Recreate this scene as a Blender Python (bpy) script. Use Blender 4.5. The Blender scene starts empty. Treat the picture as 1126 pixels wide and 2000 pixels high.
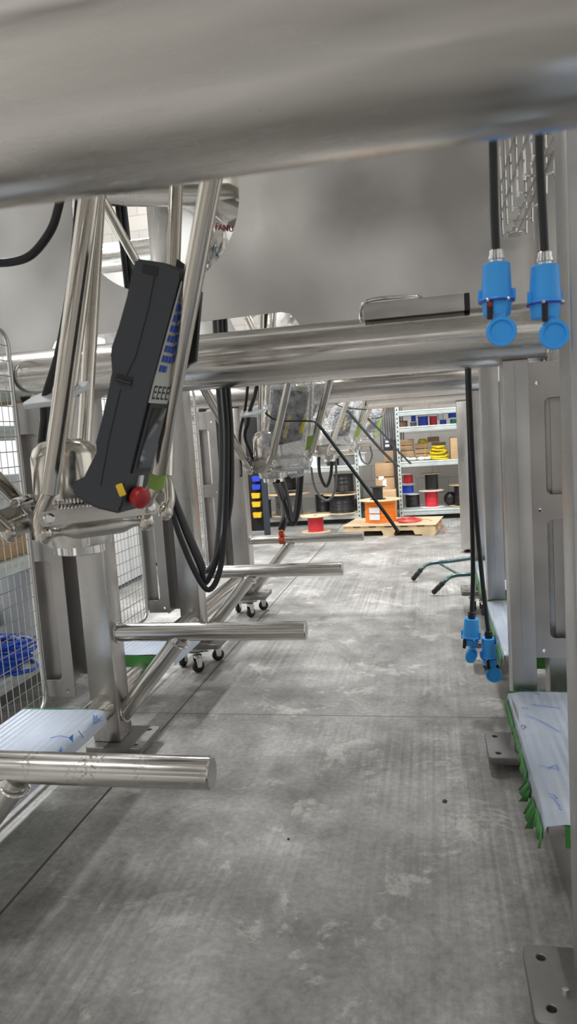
import bpy, bmesh, math, random
from mathutils import Vector, Matrix, noise
random.seed(7)
C = bpy.context.scene.collection
SC = bpy.context.scene
V = Vector
# ------------------------------------------------------------------ camera
F_PX, W_PX, H_PX = 1393.95, 1126, 2000
CAM = V((0, 0, 1.1))
def rotm(y, p, r):
    B = Matrix(((1,0,0),(0,0,-1),(0,1,0)))
    cy, sy = math.cos(y), math.sin(y); cp, sp = math.cos(p), math.sin(p); cr, sr = math.cos(r), math.sin(r)
    Ry = Matrix(((cy,-sy,0),(sy,cy,0),(0,0,1)))
    Rx = Matrix(((1,0,0),(0,cp,-sp),(0,sp,cp)))
    Rz = Matrix(((cr,-sr,0),(sr,cr,0),(0,0,1)))
    return Rz @ Rx @ B @ Ry
RM = rotm(-.2022237, .1090752, -.0658646)
cam_d = bpy.data.cameras.new('camera')
cam = bpy.data.objects.new('camera', cam_d); C.objects.link(cam)
cam_d.sensor_fit = 'VERTICAL'; cam_d.sensor_height = 24; cam_d.sensor_width = 24 * W_PX / H_PX
cam_d.lens = F_PX / H_PX * 24
cam_d.clip_start = .02
wm = Matrix((RM[0], -V(RM[1]), -V(RM[2]))).transposed().to_4x4()
wm.translation = CAM
cam.matrix_world = wm
cam_d.dof.use_dof = True; cam_d.dof.focus_distance = 2.6; cam_d.dof.aperture_fstop = 4.8
SC.camera = cam
# ------------------------------------------------------------------ world, lights, exposure
SC.view_settings.view_transform = 'Standard'
SC.view_settings.look = 'None'
SC.view_settings.gamma = 1
SC.view_settings.exposure = 0.1
SC.view_settings.use_curve_mapping = False
wd = bpy.data.worlds.new('world'); SC.world = wd; wd.use_nodes = True
def reflection_world(nt):
    """dim noise with bright bands added behind the camera for the steel to reflect"""
    bg = nt.nodes['Background']; L = nt.links.new
    tc = nt.nodes.new('ShaderNodeTexCoord'); mp = nt.nodes.new('ShaderNodeMapping'); mp.inputs['Scale'].default_value = (2.2, 2.2, 8); L(tc.outputs['Generated'], mp.inputs[0])
    nz = nt.nodes.new('ShaderNodeTexNoise'); nz.inputs['Scale'].default_value = 1.3; nz.inputs['Detail'].default_value = 1.5; L(mp.outputs[0], nz.inputs['Vector'])
    cr = nt.nodes.new('ShaderNodeValToRGB'); L(nz.outputs[0], cr.inputs[0])
    e = cr.color_ramp.elements; e[0].position = .38; e[0].color = (.1,.095,.09,1); e[1].position = .68; e[1].color = (1.1,1.1,1.1,1)
    m = e.new(.52); m.color = (.3,.285,.265,1)
    L(cr.outputs[0], bg.inputs[0]); bg.inputs[1].default_value = WORLD_STRENGTH
WORLD_STRENGTH = 1.15
reflection_world(wd.node_tree)
LAMP_POWER = 185
LAMPS = [(x, y) for x in (-3.4, -.3, 2.8) for y in (5.0, 7.8)] + [(-3.4, 2.2), (2.8, 2.2), (-3.4, -.6), (-.9, -1.6)]
LAMP_SHARE = {(-.3, 5.0): .9, (-.3, 7.8): .25, (2.8, 5.0): .7, (2.8, 7.8): .6, (-3.4, 5.0): 1.25, (-3.4, 2.2): 1.3, (-.9, -1.6): .8}      # output of each fitting, brighter over the side bay

# ------------------------------------------------------------------ pixel helpers (measuring the place)
def ray(px, py):
    return RM.transposed() @ V(((px-563)/F_PX, (py-1000)/F_PX, 1))
def onY(px, py, Y): d = ray(px, py); return CAM + d * (Y / d.y)
def onZ(px, py, z=0.): d = ray(px, py); return CAM + d * ((z - CAM.z) / d.z)
def onX(px, py, x): d = ray(px, py); return CAM + d * (x / d.x)

# ------------------------------------------------------------------ mesh builder
class MB:
    def __init__(s): s.bm = bmesh.new()
    def box(s, lo, hi, bev=0, rot=None, seg=2):
        lo, hi = V(lo), V(hi); c = (lo+hi)/2; d = hi-lo
        m = Matrix.Translation(c)
        if rot is not None: m = m @ rot.to_4x4()
        r = bmesh.ops.create_cube(s.bm, size=1, matrix=m @ Matrix.Diagonal((abs(d.x), abs(d.y), abs(d.z), 1)))
        if bev:
            es = list({e for v in r['verts'] for e in v.link_edges})
            bmesh.ops.bevel(s.bm, geom=es, offset=bev, segments=seg, affect='EDGES', profile=.5)
        return s
    def ring(s, c, u, w, r, seg, r2=None):
        return [s.bm.verts.new(c + (u*math.cos(a)*r + w*math.sin(a)*(r2 or r))) for a in (2*math.pi*i/seg for i in range(seg))]
    def bridge(s, a, b):
        n = len(a)
        for i in range(n):
            try: s.bm.faces.new((a[i], a[(i+1)%n], b[(i+1)%n], b[i]))
            except ValueError: pass
    def cap(s, r, flip=False):
        try: s.bm.faces.new(r[::-1] if flip else r)
        except ValueError: pass
    @staticmethod
    def frame(d):
        d = d.normalized(); a = V((0,0,1)) if abs(d.z) < .9 else V((1,0,0))
        u = d.cross(a).normalized(); return u, u.cross(d).normalized() * -1
    def cyl(s, p0, p1, r, r2=None, seg=24, ch=0):
        p0, p1 = V(p0), V(p1); d = p1-p0; L = d.length; u, w = s.frame(d); d = d.normalized()
        r2 = r if r2 is None else r2
        st = [(0, r-ch), (ch, r), (L-ch, r2), (L, r2-ch)] if ch else [(0, r), (L, r2)]
        rs = [s.ring(p0+d*t, u, w, q, seg) for t, q in st]
        for a, b in zip(rs, rs[1:]): s.bridge(a, b)
        s.cap(rs[0], True); s.cap(rs[-1]); return s
    def lathe(s, prof, p0, d, seg=28):       # prof = [(distance along d, radius)]
        p0 = V(p0); d = V(d).normalized(); u, w = s.frame(d)
        rs = [s.ring(p0+d*t, u, w, max(q, 1e-4), seg) for t, q in prof]
        for a, b in zip(rs, rs[1:]): s.bridge(a, b)
        s.cap(rs[0], True); s.cap(rs[-1]); return s
    def path(s, pts, r, seg=10, closed=False, smooth=6, flat=None):
        pts = [V(p) for p in pts]
        if smooth and len(pts) > 2: pts = catmull(pts, smooth, closed)
        n = len(pts); rs = []; u = None
        for i, p in enumerate(pts):
            if closed: t = pts[(i+1)%n] - pts[i-1]
            else: t = pts[min(i+1, n-1)] - pts[max(i-1, 0)]
            t = t.normalized()
            if u is None: u, _ = s.frame(t)
            u = (u - t*u.dot(t)).normalized(); w = t.cross(u)
            rs.append(s.ring(p, u, w, r, seg, flat))
        for a, b in zip(rs, rs[1:]): s.bridge(a, b)
        if closed: s.bridge(rs[-1], rs[0])
        else: s.cap(rs[0], True); s.cap(rs[-1])
        return s
    def prism(s, pts, ext):
        ext = V(ext); a = [s.bm.verts.new(V(p)) for p in pts]; b = [s.bm.verts.new(V(p)+ext) for p in pts]
        s.cap(a, True); s.cap(b); s.bridge(a, b); return s
    def sphere(s, c, r, seg=16, sc=(1,1,1)):
        bmesh.ops.create_uvsphere(s.bm, u_segments=seg, v_segments=max(6, seg//2), radius=r, matrix=Matrix.Translation(V(c)) @ Matrix.Diagonal((*sc, 1))); return s
    def torus(s, c, R, r, seg=32, rs=8, ax=(0,0,1), jit=0, sx=1, sy=1, sz=0.):
        u, w = s.frame(V(ax)); c = V(c); ph = random.random()*6
        pts = [c + u*math.cos(a)*R*sx + w*math.sin(a)*R*sy + V((random.uniform(-jit,jit), random.uniform(-jit,jit), random.uniform(-jit,jit)/2 + sz*math.sin(2*a+ph))) for a in (2*math.pi*i/seg for i in range(seg))]
        return s.path(pts, r, rs, True, 2)
    def mesh(s, name, angle=35):
        bmesh.ops.recalc_face_normals(s.bm, faces=s.bm.faces)
        me = bpy.data.meshes.new(name); s.bm.to_mesh(me); s.bm.free()
        for p in me.polygons: p.use_smooth = True
        me.set_sharp_from_angle(angle=math.radians(angle))
        return me
def catmull(P, k, closed=False):
    n = len(P); out = []
    for i in range(n if closed else n-1):
        a, b, c, d = (P[(i-1)%n], P[i], P[(i+1)%n], P[(i+2)%n]) if closed else (P[max(i-1,0)], P[i], P[i+1], P[min(i+2,n-1)])
        for j in range(k):
            t = j/k
            out.append(.5*((2*b) + (c-a)*t + (2*a-5*b+4*c-d)*t*t + (-a+3*b-3*c+d)*t**3))
    if not closed: out.append(P[-1])
    return out
def wloc(o):
    p = V(o.location)
    while o.parent: o = o.parent; p += V(o.location)
    return p
def link(name, me, mat, parent=None):
    me.materials.clear(); me.materials.append(mat)
    o = bpy.data.objects.new(name, me); C.objects.link(o)
    if parent is not None:
        me.transform(Matrix.Translation(-wloc(parent))); o.parent = parent
    return o
def obj(name, mb, mat, parent=None, label=None, angle=35):
    o = link(name, mb.mesh(name, angle), mat, parent)
    if label: o['label'] = label
    return o
def solo(name, mb, mat, label, cat, group=None, angle=35):     # a thing that is one mesh; origin at its base centre
    me = mb.mesh(name, angle)
    xs = [v.co for v in me.vertices]
    c = V(((min(v.x for v in xs)+max(v.x for v in xs))/2, (min(v.y for v in xs)+max(v.y for v in xs))/2, min(v.z for v in xs)))
    me.transform(Matrix.Translation(-c))
    o = link(name, me, mat); o.location = c
    return tag(o, label, cat, group)
def tag(o, label, cat, group=None):
    o['label'] = label; o['category'] = cat
    if group: o['group'] = group
    return o
def thing(name, label, cat, loc=(0,0,0), group=None):
    o = bpy.data.objects.new(name, None); C.objects.link(o); o.location = loc; o.empty_display_size = .1
    return tag(o, label, cat, group)
def struct(name, mb, mat):
    o = obj(name, mb, mat); o['kind'] = 'structure'; return o
def copy_tree(o, parent=None, off=None, label=None):
    c = o.copy(); C.objects.link(c)
    if parent is not None: c.parent = parent
    if off is not None: c.location = V(o.location) + V(off)
    if label: c['label'] = label
    for ch in [x for x in bpy.data.objects if x.parent == o]: copy_tree(ch, c)
    return c
def plate2d(loops, thick, mat4, bev=0):
    """flat plate with holes: outer loop first, in local xy, extruded +-thick/2 along local z"""
    cu = bpy.data.curves.new('p', 'CURVE'); cu.dimensions = '2D'; cu.fill_mode = 'BOTH'; cu.extrude = thick/2 - bev; cu.bevel_depth = bev; cu.bevel_resolution = 1
    for lp in loops:
        sp = cu.splines.new('POLY'); sp.points.add(len(lp)-1); sp.use_cyclic_u = True
        for i, p in enumerate(lp): sp.points[i].co = (p[0], p[1], 0, 1)
    t = bpy.data.objects.new('t', cu); C.objects.link(t)
    dg = bpy.context.evaluated_depsgraph_get()
    me = bpy.data.meshes.new_from_object(t.evaluated_get(dg))
    bpy.data.objects.remove(t); bpy.data.curves.remove(cu)
    me.transform(mat4)
    return me
class PM:      # wraps a ready mesh so obj() takes it
    def __init__(s, me): s.me = me
    def mesh(s, name, angle=35): s.me.name = name; return s.me
def circle(c, r, n=24): return [(c[0]+r*math.cos(2*math.pi*i/n), c[1]+r*math.sin(2*math.pi*i/n)) for i in range(n)]
def slot(x0, y0, x1, y1, r, n=5):
    out = []
    for cx, cy, a0 in ((x1-r, y1-r, 0), (x0+r, y1-r, 90), (x0+r, y0+r, 180), (x1-r, y0+r, 270)):
        for i in range(n+1):
            a = math.radians(a0 + 90*i/n); out.append((cx+r*math.cos(a), cy+r*math.sin(a)))
    return out
XZ = Matrix(((1,0,0,0),(0,0,1,0),(0,1,0,0),(0,0,0,1)))       # local x,y -> world x,z
def atY(Y): return Matrix.Translation((0, Y, 0)) @ XZ
def text(s, size, mat4, extrude=.0004):
    cu = bpy.data.curves.new('t', 'FONT'); cu.body = s; cu.size = size; cu.extrude = extrude; cu.align_x = 'CENTER'; cu.align_y = 'CENTER'
    t = bpy.data.objects.new('t', cu); C.objects.link(t)
    dg = bpy.context.evaluated_depsgraph_get()
    me = bpy.data.meshes.new_from_object(t.evaluated_get(dg))
    bpy.data.objects.remove(t); bpy.data.curves.remove(cu)
    me.transform(mat4); return me

# ------------------------------------------------------------------ materials
def new_mat(name):
    m = bpy.data.materials.new(name); m.use_nodes = True
    return m, m.node_tree, m.node_tree.nodes['Principled BSDF']
def N(nt, t, **kw):
    n = nt.nodes.new(t)
    for k, v in kw.items():
        if k.startswith('_'): n.inputs[k[1:].replace('_', ' ')].default_value = v
        else: setattr(n, k, v)
    return n
def ramp(nt, src, a, b, c0=None, c1=None):
    r = nt.nodes.new('ShaderNodeValToRGB'); nt.links.new(src, r.inputs[0])
    r.color_ramp.elements[0].position = a; r.color_ramp.elements[1].position = b
    if c0: r.color_ramp.elements[0].color = (*c0, 1); r.color_ramp.elements[1].color = (*c1, 1)
    return r.outputs[0]
def coords(nt, scale=(1,1,1), rot=(0,0,0)):
    tc = nt.nodes.new('ShaderNodeTexCoord'); mp = nt.nodes.new('ShaderNodeMapping')
    mp.inputs['Scale'].default_value = scale; mp.inputs['Rotation'].default_value = rot
    nt.links.new(tc.outputs['Object'], mp.inputs[0]); return mp.outputs[0]
def simple(name, col, rough=.5, metal=0, bump=0, bscale=200, var=0, coat=0):
    m, nt, b = new_mat(name)
    b.inputs['Base Color'].default_value = (*col, 1); b.inputs['Roughness'].default_value = rough; b.inputs['Metallic'].default_value = metal
    if coat: b.inputs['Coat Weight'].default_value = coat
    if bump or var:
        co = coords(nt); nz = N(nt, 'ShaderNodeTexNoise', _Scale=bscale, _Detail=3); nt.links.new(co, nz.inputs['Vector'])
        if bump:
            bp = N(nt, 'ShaderNodeBump', _Strength=bump, _Distance=.002); nt.links.new(nz.outputs[0], bp.inputs['Height']); nt.links.new(bp.outputs[0], b.inputs['Normal'])
        if var:
            n2 = N(nt, 'ShaderNodeTexNoise', _Scale=9, _Detail=4); nt.links.new(co, n2.inputs['Vector'])
            c = ramp(nt, n2.outputs[0], .3, .7, tuple(x*(1-var) for x in col), tuple(min(1, x*(1+var)) for x in col)); nt.links.new(c, b.inputs['Base Color'])
    return m
def steel(name, col=(.56,.54,.51), r0=.2, r1=.38, grain=(3,60,60), rot=(0,0,0), bump=.05, cloud=3, var=.1, wavy=0):
    m, nt, b = new_mat(name)
    b.inputs['Metallic'].default_value = 1
    co = coords(nt, grain, rot); nz = N(nt, 'ShaderNodeTexNoise', _Scale=6, _Detail=1); nt.links.new(co, nz.inputs['Vector'])
    c2 = coords(nt); n2 = N(nt, 'ShaderNodeTexNoise', _Scale=cloud, _Detail=1.5, _Roughness=.4); nt.links.new(c2, n2.inputs['Vector'])
    ad = N(nt, 'ShaderNodeMath', operation='ADD'); nt.links.new(nz.outputs[0], ad.inputs[0]); nt.links.new(n2.outputs[0], ad.inputs[1])
    mr = N(nt, 'ShaderNodeMapRange'); mr.inputs[1].default_value = .7; mr.inputs[2].default_value = 1.3; mr.inputs[3].default_value = r0; mr.inputs[4].default_value = r1
    nt.links.new(ad.outputs[0], mr.inputs[0]); nt.links.new(mr.outputs[0], b.inputs['Roughness'])
    cr = ramp(nt, n2.outputs[0], .3, .7, tuple(x*(1-var) for x in col), tuple(min(1, x*(1+var)) for x in col)); nt.links.new(cr, b.inputs['Base Color'])
    if bump or wavy:
        bp = N(nt, 'ShaderNodeBump', _Strength=bump, _Distance=.001); nt.links.new(nz.outputs[0], bp.inputs['Height'])
        if wavy:
            n3 = N(nt, 'ShaderNodeTexNoise', _Scale=2.6, _Detail=1); nt.links.new(c2, n3.inputs['Vector'])
            bw = N(nt, 'ShaderNodeBump', _Strength=wavy, _Distance=.05); nt.links.new(n3.outputs[0], bw.inputs['Height']); nt.links.new(bw.outputs[0], bp.inputs['Normal'])
        nt.links.new(bp.outputs[0], b.inputs['Normal'])
    return m
M_ = {}
M_['tube'] = steel('brushed_tube_steel', (.6,.575,.54), r0=.12, r1=.3, grain=(3,30,30), bump=0, var=.12)
M_['stub'] = steel('stub_steel', (.6,.58,.55), r0=.13, r1=.27, grain=(3,30,30), bump=0)
def stained():
    m = steel('stained_stub_steel', (.6,.58,.55), r0=.13, r1=.27, grain=(3,30,30), bump=0); nt = m.node_tree; b = nt.nodes['Principled BSDF']; L = nt.links.new
    co = coords(nt, (14, 5, 5)); n1 = N(nt, 'ShaderNodeTexNoise', _Scale=1, _Detail=1); L(co, n1.inputs['Vector'])
    c2 = coords(nt); n2 = N(nt, 'ShaderNodeTexNoise', _Scale=120, _Detail=3); L(c2, n2.inputs['Vector'])
    mu = N(nt, 'ShaderNodeMath', operation='MULTIPLY'); L(ramp(nt, n1.outputs[0], .6, .68), mu.inputs[0]); L(ramp(nt, n2.outputs[0], .52, .62), mu.inputs[1])
    src = b.inputs['Base Color'].links[0].from_socket
    mx = N(nt, 'ShaderNodeMix', data_type='RGBA'); L(mu.outputs[0], mx.inputs[0]); L(src, mx.inputs[6]); mx.inputs[7].default_value = (.2,.16,.11,1); L(mx.outputs[2], b.inputs['Base Color'])
    iv = N(nt, 'ShaderNodeMath', operation='SUBTRACT'); iv.inputs[0].default_value = 1; L(mu.outputs[0], iv.inputs[1]); L(iv.outputs[0], b.inputs['Metallic'])
    return m
M_['stain'] = stained()
M_['post'] = steel('post_steel', (.54,.52,.5), .24, .42, grain=(60,60,1.5), bump=.04)
M_['sheet'] = steel('sheet_steel', (.66,.645,.625), .36, .5, grain=(4,4,4), bump=0, cloud=3.2, var=.26, wavy=1.0)
M_['plate'] = steel('plate_steel', (.46,.44,.425), .3, .45, grain=(10,10,10), bump=.04, cloud=8)
M_['foot'] = steel('base_plate_steel', (.27,.26,.25), .5, .65, grain=(10,10,10), bump=.05, cloud=8)
M_['arm'] = steel('polished_arm_steel', (.6,.56,.5), .12, .22, grain=(20,20,2), bump=.006)
M_['cast'] = steel('cast_steel', (.55,.53,.5), .25, .4, grain=(15,15,15), bump=.06)
M_['bright'] = steel('bright_steel', (.75,.74,.72), .06, .14, grain=(3,3,3), bump=.01)
M_['wire'] = simple('wire_steel', (.62,.61,.6), .3, 1)
M_['galv'] = simple('galvanised_rack', (.6,.66,.64), .42, .25, var=.12)
M_['darkrack'] = simple('dark_rack_steel', (.05,.06,.075), .45, .3)
# milled posts with diagonal brush marks
def milled():
    m, nt, b = new_mat('milled_post_steel'); b.inputs['Metallic'].default_value = 1
    tc = nt.nodes.new('ShaderNodeTexCoord'); mp = nt.nodes.new('ShaderNodeMapping'); mp.vector_type = 'TEXTURE'
    mp.inputs['Rotation'].default_value = (0, math.radians(-35), 0); mp.inputs['Scale'].default_value = (.12, .12, .0045)
    nt.links.new(tc.outputs['Object'], mp.inputs[0]); wv = N(nt, 'ShaderNodeTexNoise', _Scale=1, _Detail=2); nt.links.new(mp.outputs[0], wv.inputs['Vector'])
    c2 = coords(nt); n2 = N(nt, 'ShaderNodeTexNoise', _Scale=7, _Detail=5); nt.links.new(c2, n2.inputs['Vector'])
    nt.links.new(ramp(nt, n2.outputs[0], .3, .7, (.44,.43,.42), (.56,.55,.53)), b.inputs['Base Color'])
    mr = N(nt, 'ShaderNodeMapRange'); mr.inputs[3].default_value = .3; mr.inputs[4].default_value = .46; nt.links.new(wv.outputs[0], mr.inputs[0]); nt.links.new(mr.outputs[0], b.inputs['Roughness'])
    bp = N(nt, 'ShaderNodeBump', _Strength=.1, _Distance=.0006); nt.links.new(wv.outputs[0], bp.inputs['Height']); nt.links.new(bp.outputs[0], b.inputs['Normal'])
    return m
M_['milled'] = milled()
M_['rubber'] = simple('black_rubber', (.012,.012,.013), .42)
M_['cable'] = simple('cable_rubber', (.013,.013,.015), .38, bump=.05, bscale=300)
M_['greycable'] = simple('grey_cable', (.1,.1,.105), .3)
M_['tie'] = simple('black_nylon', (.006,.006,.007), .7)
M_['pendant'] = simple('pendant_plastic', (.034,.037,.043), .5, bump=.12, bscale=900)
M_['pendant_dark'] = simple('pendant_recess', (.008,.008,.009), .5)
M_['keypad'] = simple('keypad_grey', (.5,.5,.47), .5)
M_['key'] = simple('blue_key', (.02,.07,.35), .45)
M_['lcd'] = simple('screen_glass', (.04,.042,.042), .05, coat=1)
M_['red'] = simple('red_plastic', (.32,.012,.016), .4)
M_['yellow'] = simple('yellow_plastic', (.75,.48,.02), .4)
M_['blue'] = simple('blue_connector_plastic', (.045,.38,.92), .38)
M_['dblue'] = simple('dark_blue_seal', (.03,.04,.4), .4)
M_['white'] = simple('white_plastic', (.72,.76,.78), .35)
M_['label'] = simple('white_label', (.8,.8,.8), .5)
M_['ink'] = simple('black_ink', (.02,.02,.02), .6)
M_['redink'] = simple('red_logo_paint', (.32,.02,.02), .5)
M_['blueink'] = simple('blue_film_print', (.06,.2,.62), .5)
M_['greentape'] = simple('green_masking_tape', (.045,.21,.04), .55, bump=.2, bscale=60, var=.25)
M_['limetape'] = simple('lime_tape', (.26,.42,.08), .5)
M_['wood'] = simple('plywood', (.66,.5,.31), .6, var=.18)
M_['pallet'] = simple('pallet_wood', (.6,.45,.26), .65, var=.2)
M_['card'] = simple('cardboard', (.5,.33,.18), .65, var=.08)
M_['darkcard'] = simple('old_cardboard', (.36,.25,.15), .7, var=.12)
M_['wblack'] = simple('black_wire', (.016,.016,.018), .35)
M_['wred'] = simple('red_wire', (.62,.03,.04), .4)
M_['wblue'] = simple('blue_wire', (.02,.06,.45), .35)
M_['worange'] = simple('orange_wire', (.85,.22,.01), .4)
M_['wgreen'] = simple('teal_wire', (.01,.25,.2), .4)
M_['wyellow'] = simple('yellow_cable', (.8,.62,.02), .4)
M_['wgrey'] = simple('grey_wire', (.2,.2,.21), .35)
M_['wbrown'] = simple('brown_wire', (.22,.1,.07), .35)
M_['wwhite'] = simple('white_wire', (.75,.77,.8), .45)
M_['hose'] = simple('blue_hose', (.015,.09,.6), .15, coat=.5)
M_['bluebin'] = simple('blue_bin_plastic', (.03,.06,.55), .4)
M_['truck'] = simple('dark_green_enamel', (.01,.06,.06), .3, coat=.3)
M_['bin'] = simple('grey_white_plastic', (.55,.56,.58), .45)
M_['cab'] = simple('cabinet_white', (.72,.73,.73), .4)
M_['pink'] = simple('pink_paper', (.7,.15,.4), .5)
M_['orange'] = simple('orange_red_strap', (.5,.07,.02), .5)
M_['wall'] = simple('painted_wall', (.62,.62,.6), .8, var=.04)
def concrete():
    m, nt, b = new_mat('polished_concrete')
    co = coords(nt); L = nt.links.new
    n1 = N(nt, 'ShaderNodeTexNoise', _Scale=1.6, _Detail=9, _Roughness=.62); L(co, n1.inputs['Vector'])
    n2 = N(nt, 'ShaderNodeTexNoise', _Scale=5, _Detail=10, _Roughness=.72); L(co, n2.inputs['Vector'])
    base = ramp(nt, n1.outputs[0], .3, .72, (.19,.184,.173), (.44,.43,.405))
    fine = ramp(nt, n2.outputs[0], .32, .7, (.5,.5,.5), (1.15,1.15,1.15))
    mx = N(nt, 'ShaderNodeMix', data_type='RGBA', blend_type='MULTIPLY'); mx.inputs[0].default_value = .8; L(base, mx.inputs[6]); L(fine, mx.inputs[7])
    # fine trowel / broom lines running along the aisle
    cs = coords(nt, (70, .5, 1)); n3 = N(nt, 'ShaderNodeTexNoise', _Scale=1, _Detail=3); L(cs, n3.inputs['Vector'])
    lines = ramp(nt, n3.outputs[0], .4, .6, (.78,.78,.78), (1.12,1.12,1.12))
    msk = N(nt, 'ShaderNodeTexNoise', _Scale=.8, _Detail=2); L(co, msk.inputs['Vector'])
    mx2 = N(nt, 'ShaderNodeMix', data_type='RGBA', blend_type='MULTIPLY'); L(ramp(nt, msk.outputs[0], .42, .62), mx2.inputs[0]); L(mx.outputs[2], mx2.inputs[6]); L(lines, mx2.inputs[7])
    # pale worn patches
    n4 = N(nt, 'ShaderNodeTexNoise', _Scale=4.2, _Detail=12, _Roughness=.72, _Distortion=.5); L(co, n4.inputs['Vector'])
    pm = ramp(nt, n4.outputs[0], .565, .61)
    mul = N(nt, 'ShaderNodeMath', operation='MULTIPLY'); mul.inputs[1].default_value = .55; L(pm, mul.inputs[0])
    mx3 = N(nt, 'ShaderNodeMix', data_type='RGBA'); L(mul.outputs[0], mx3.inputs[0]); L(mx2.outputs[2], mx3.inputs[6]); mx3.inputs[7].default_value = (.48,.47,.43,1)
    # fine speckle and darker scuffs
    n5 = N(nt, 'ShaderNodeTexNoise', _Scale=55, _Detail=6, _Roughness=.7); L(co, n5.inputs['Vector'])
    sk = ramp(nt, n5.outputs[0], .32, .66, (.72,.72,.72), (1.18,1.18,1.18))
    mx3b = N(nt, 'ShaderNodeMix', data_type='RGBA', blend_type='MULTIPLY'); mx3b.inputs[0].default_value = .85; L(mx3.outputs[2], mx3b.inputs[6]); L(sk, mx3b.inputs[7])
    n6 = N(nt, 'ShaderNodeTexNoise', _Scale=2.3, _Detail=8, _Roughness=.7, _Distortion=.8); mp6 = coords(nt, (1.6, .9, 1)); L(mp6, n6.inputs['Vector'])
    dk = ramp(nt, n6.outputs[0], .3, .47, (.66,.655,.64), (1.06,1.06,1.06))
    mx3c = N(nt, 'ShaderNodeMix', data_type='RGBA', blend_type='MULTIPLY'); mx3c.inputs[0].default_value = 1; L(mx3b.outputs[2], mx3c.inputs[6]); L(dk, mx3c.inputs[7])
    mx3 = mx3c
    # saw cuts
    sp = nt.nodes.new('ShaderNodeSeparateXYZ'); L(co, sp.inputs[0])
    def cut(out, at, wid):
        s = N(nt, 'ShaderNodeMath', operation='SUBTRACT'); s.inputs[1].default_value = at; L(out, s.inputs[0])
        a = N(nt, 'ShaderNodeMath', operation='ABSOLUTE'); L(s.outputs[0], a.inputs[0])
        l = N(nt, 'ShaderNodeMath', operation='LESS_THAN'); l.inputs[1].default_value = wid; L(a.outputs[0], l.inputs[0]); return l.outputs[0]
    c1 = cut(sp.outputs[0], -1.062, .004); c2 = cut(sp.outputs[1], 2.645, .0022)
    mxm = N(nt, 'ShaderNodeMath', operation='MAXIMUM'); L(c1, mxm.inputs[0]); L(c2, mxm.inputs[1])
    mx4 = N(nt, 'ShaderNodeMix', data_type='RGBA'); L(mxm.outputs[0], mx4.inputs[0]); L(mx3.outputs[2], mx4.inputs[6]); mx4.inputs[7].default_value = (.05,.045,.04,1)
    L(mx4.outputs[2], b.inputs['Base Color'])
    mr = N(nt, 'ShaderNodeMapRange'); mr.inputs[3].default_value = .34; mr.inputs[4].default_value = .62; L(n2.outputs[0], mr.inputs[0]); L(mr.outputs[0], b.inputs['Roughness'])
    bp = N(nt, 'ShaderNodeBump', _Strength=.08, _Distance=.003); L(n2.outputs[0], bp.inputs['Height']); L(bp.outputs[0], b.inputs['Normal'])
    return m
M_['concrete'] = concrete()
def blocks():
    m, nt, b = new_mat('painted_block_wall'); b.inputs['Roughness'].default_value = .85
    co = coords(nt, (1,1,1), (math.radians(90),0,0)); br = N(nt, 'ShaderNodeTexBrick', _Scale=1, _Mortar_Size=.006); br.inputs['Brick Width'].default_value = .4; br.inputs['Row Height'].default_value = .2
    br.inputs['Color1'].default_value = (.3,.28,.25,1); br.inputs['Color2'].default_value = (.26,.245,.22,1); br.inputs['Mortar'].default_value = (.2,.19,.17,1)
    nt.links.new(co, br.inputs['Vector']); nt.links.new(br.outputs[0], b.inputs['Base Color']); return m
M_['blocks'] = blocks()
def film():
    m, nt, b = new_mat('protective_film'); L = nt.links.new
    b.inputs['Roughness'].default_value = .3
    co = coords(nt); wv = N(nt, 'ShaderNodeTexWave', _Scale=14, _Distortion=.7, _Detail=2); wv.bands_direction = 'X'; L(co, wv.inputs['Vector'])
    n = N(nt, 'ShaderNodeTexNoise', _Scale=5, _Detail=4); L(co, n.inputs['Vector'])
    L(ramp(nt, n.outputs[0], .3, .7, (.35,.395,.475), (.47,.52,.6)), b.inputs['Base Color'])
    bp = N(nt, 'ShaderNodeBump', _Strength=.35, _Distance=.006); L(wv.outputs[1], bp.inputs['Height'])
    b2 = N(nt, 'ShaderNodeBump', _Strength=.25, _Distance=.01); n2 = N(nt, 'ShaderNodeTexNoise', _Scale=11, _Detail=3); L(co, n2.inputs['Vector']); L(n2.outputs[0], b2.inputs['Height']); L(bp.outputs[0], b2.inputs['Normal'])
    L(b2.outputs[0], b.inputs['Normal']); return m
M_['film'] = film()
def bubble():
    m, nt, b = new_mat('bubble_wrap_film'); L = nt.links.new
    co = coords(nt); vo = N(nt, 'ShaderNodeTexVoronoi', _Scale=75); L(co, vo.inputs['Vector'])
    n = N(nt, 'ShaderNodeTexNoise', _Scale=28, _Detail=6); L(co, n.inputs['Vector'])
    ad = N(nt, 'ShaderNodeMath', operation='ADD'); L(vo.outputs[0], ad.inputs[0]); L(n.outputs[0], ad.inputs[1])
    bp = N(nt, 'ShaderNodeBump', _Strength=.9, _Distance=.012); L(ad.outputs[0], bp.inputs['Height'])
    b.inputs['Base Color'].default_value = (.75,.77,.8,1); b.inputs['Roughness'].default_value = .12; L(bp.outputs[0], b.inputs['Normal'])
    tr = nt.nodes.new('ShaderNodeBsdfTransparent'); mx = nt.nodes.new('ShaderNodeMixShader')
    L(ramp(nt, n.outputs[0], .35, .65, (.22,.22,.22), (.55,.55,.55)), mx.inputs[0]); L(tr.outputs[0], mx.inputs[1]); L(b.outputs[0], mx.inputs[2])
    L(mx.outputs[0], nt.nodes['Material Output'].inputs[0]); return m
M_['bubble'] = bubble()
def emit(name, col, s):
    m, nt, b = new_mat(name); b.inputs['Emission Color'].default_value = (*col, 1); b.inputs['Emission Strength'].default_value = s; return m
M_['lamp'] = emit('lamp_diffuser', (.95,.97,1), 12)

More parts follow.
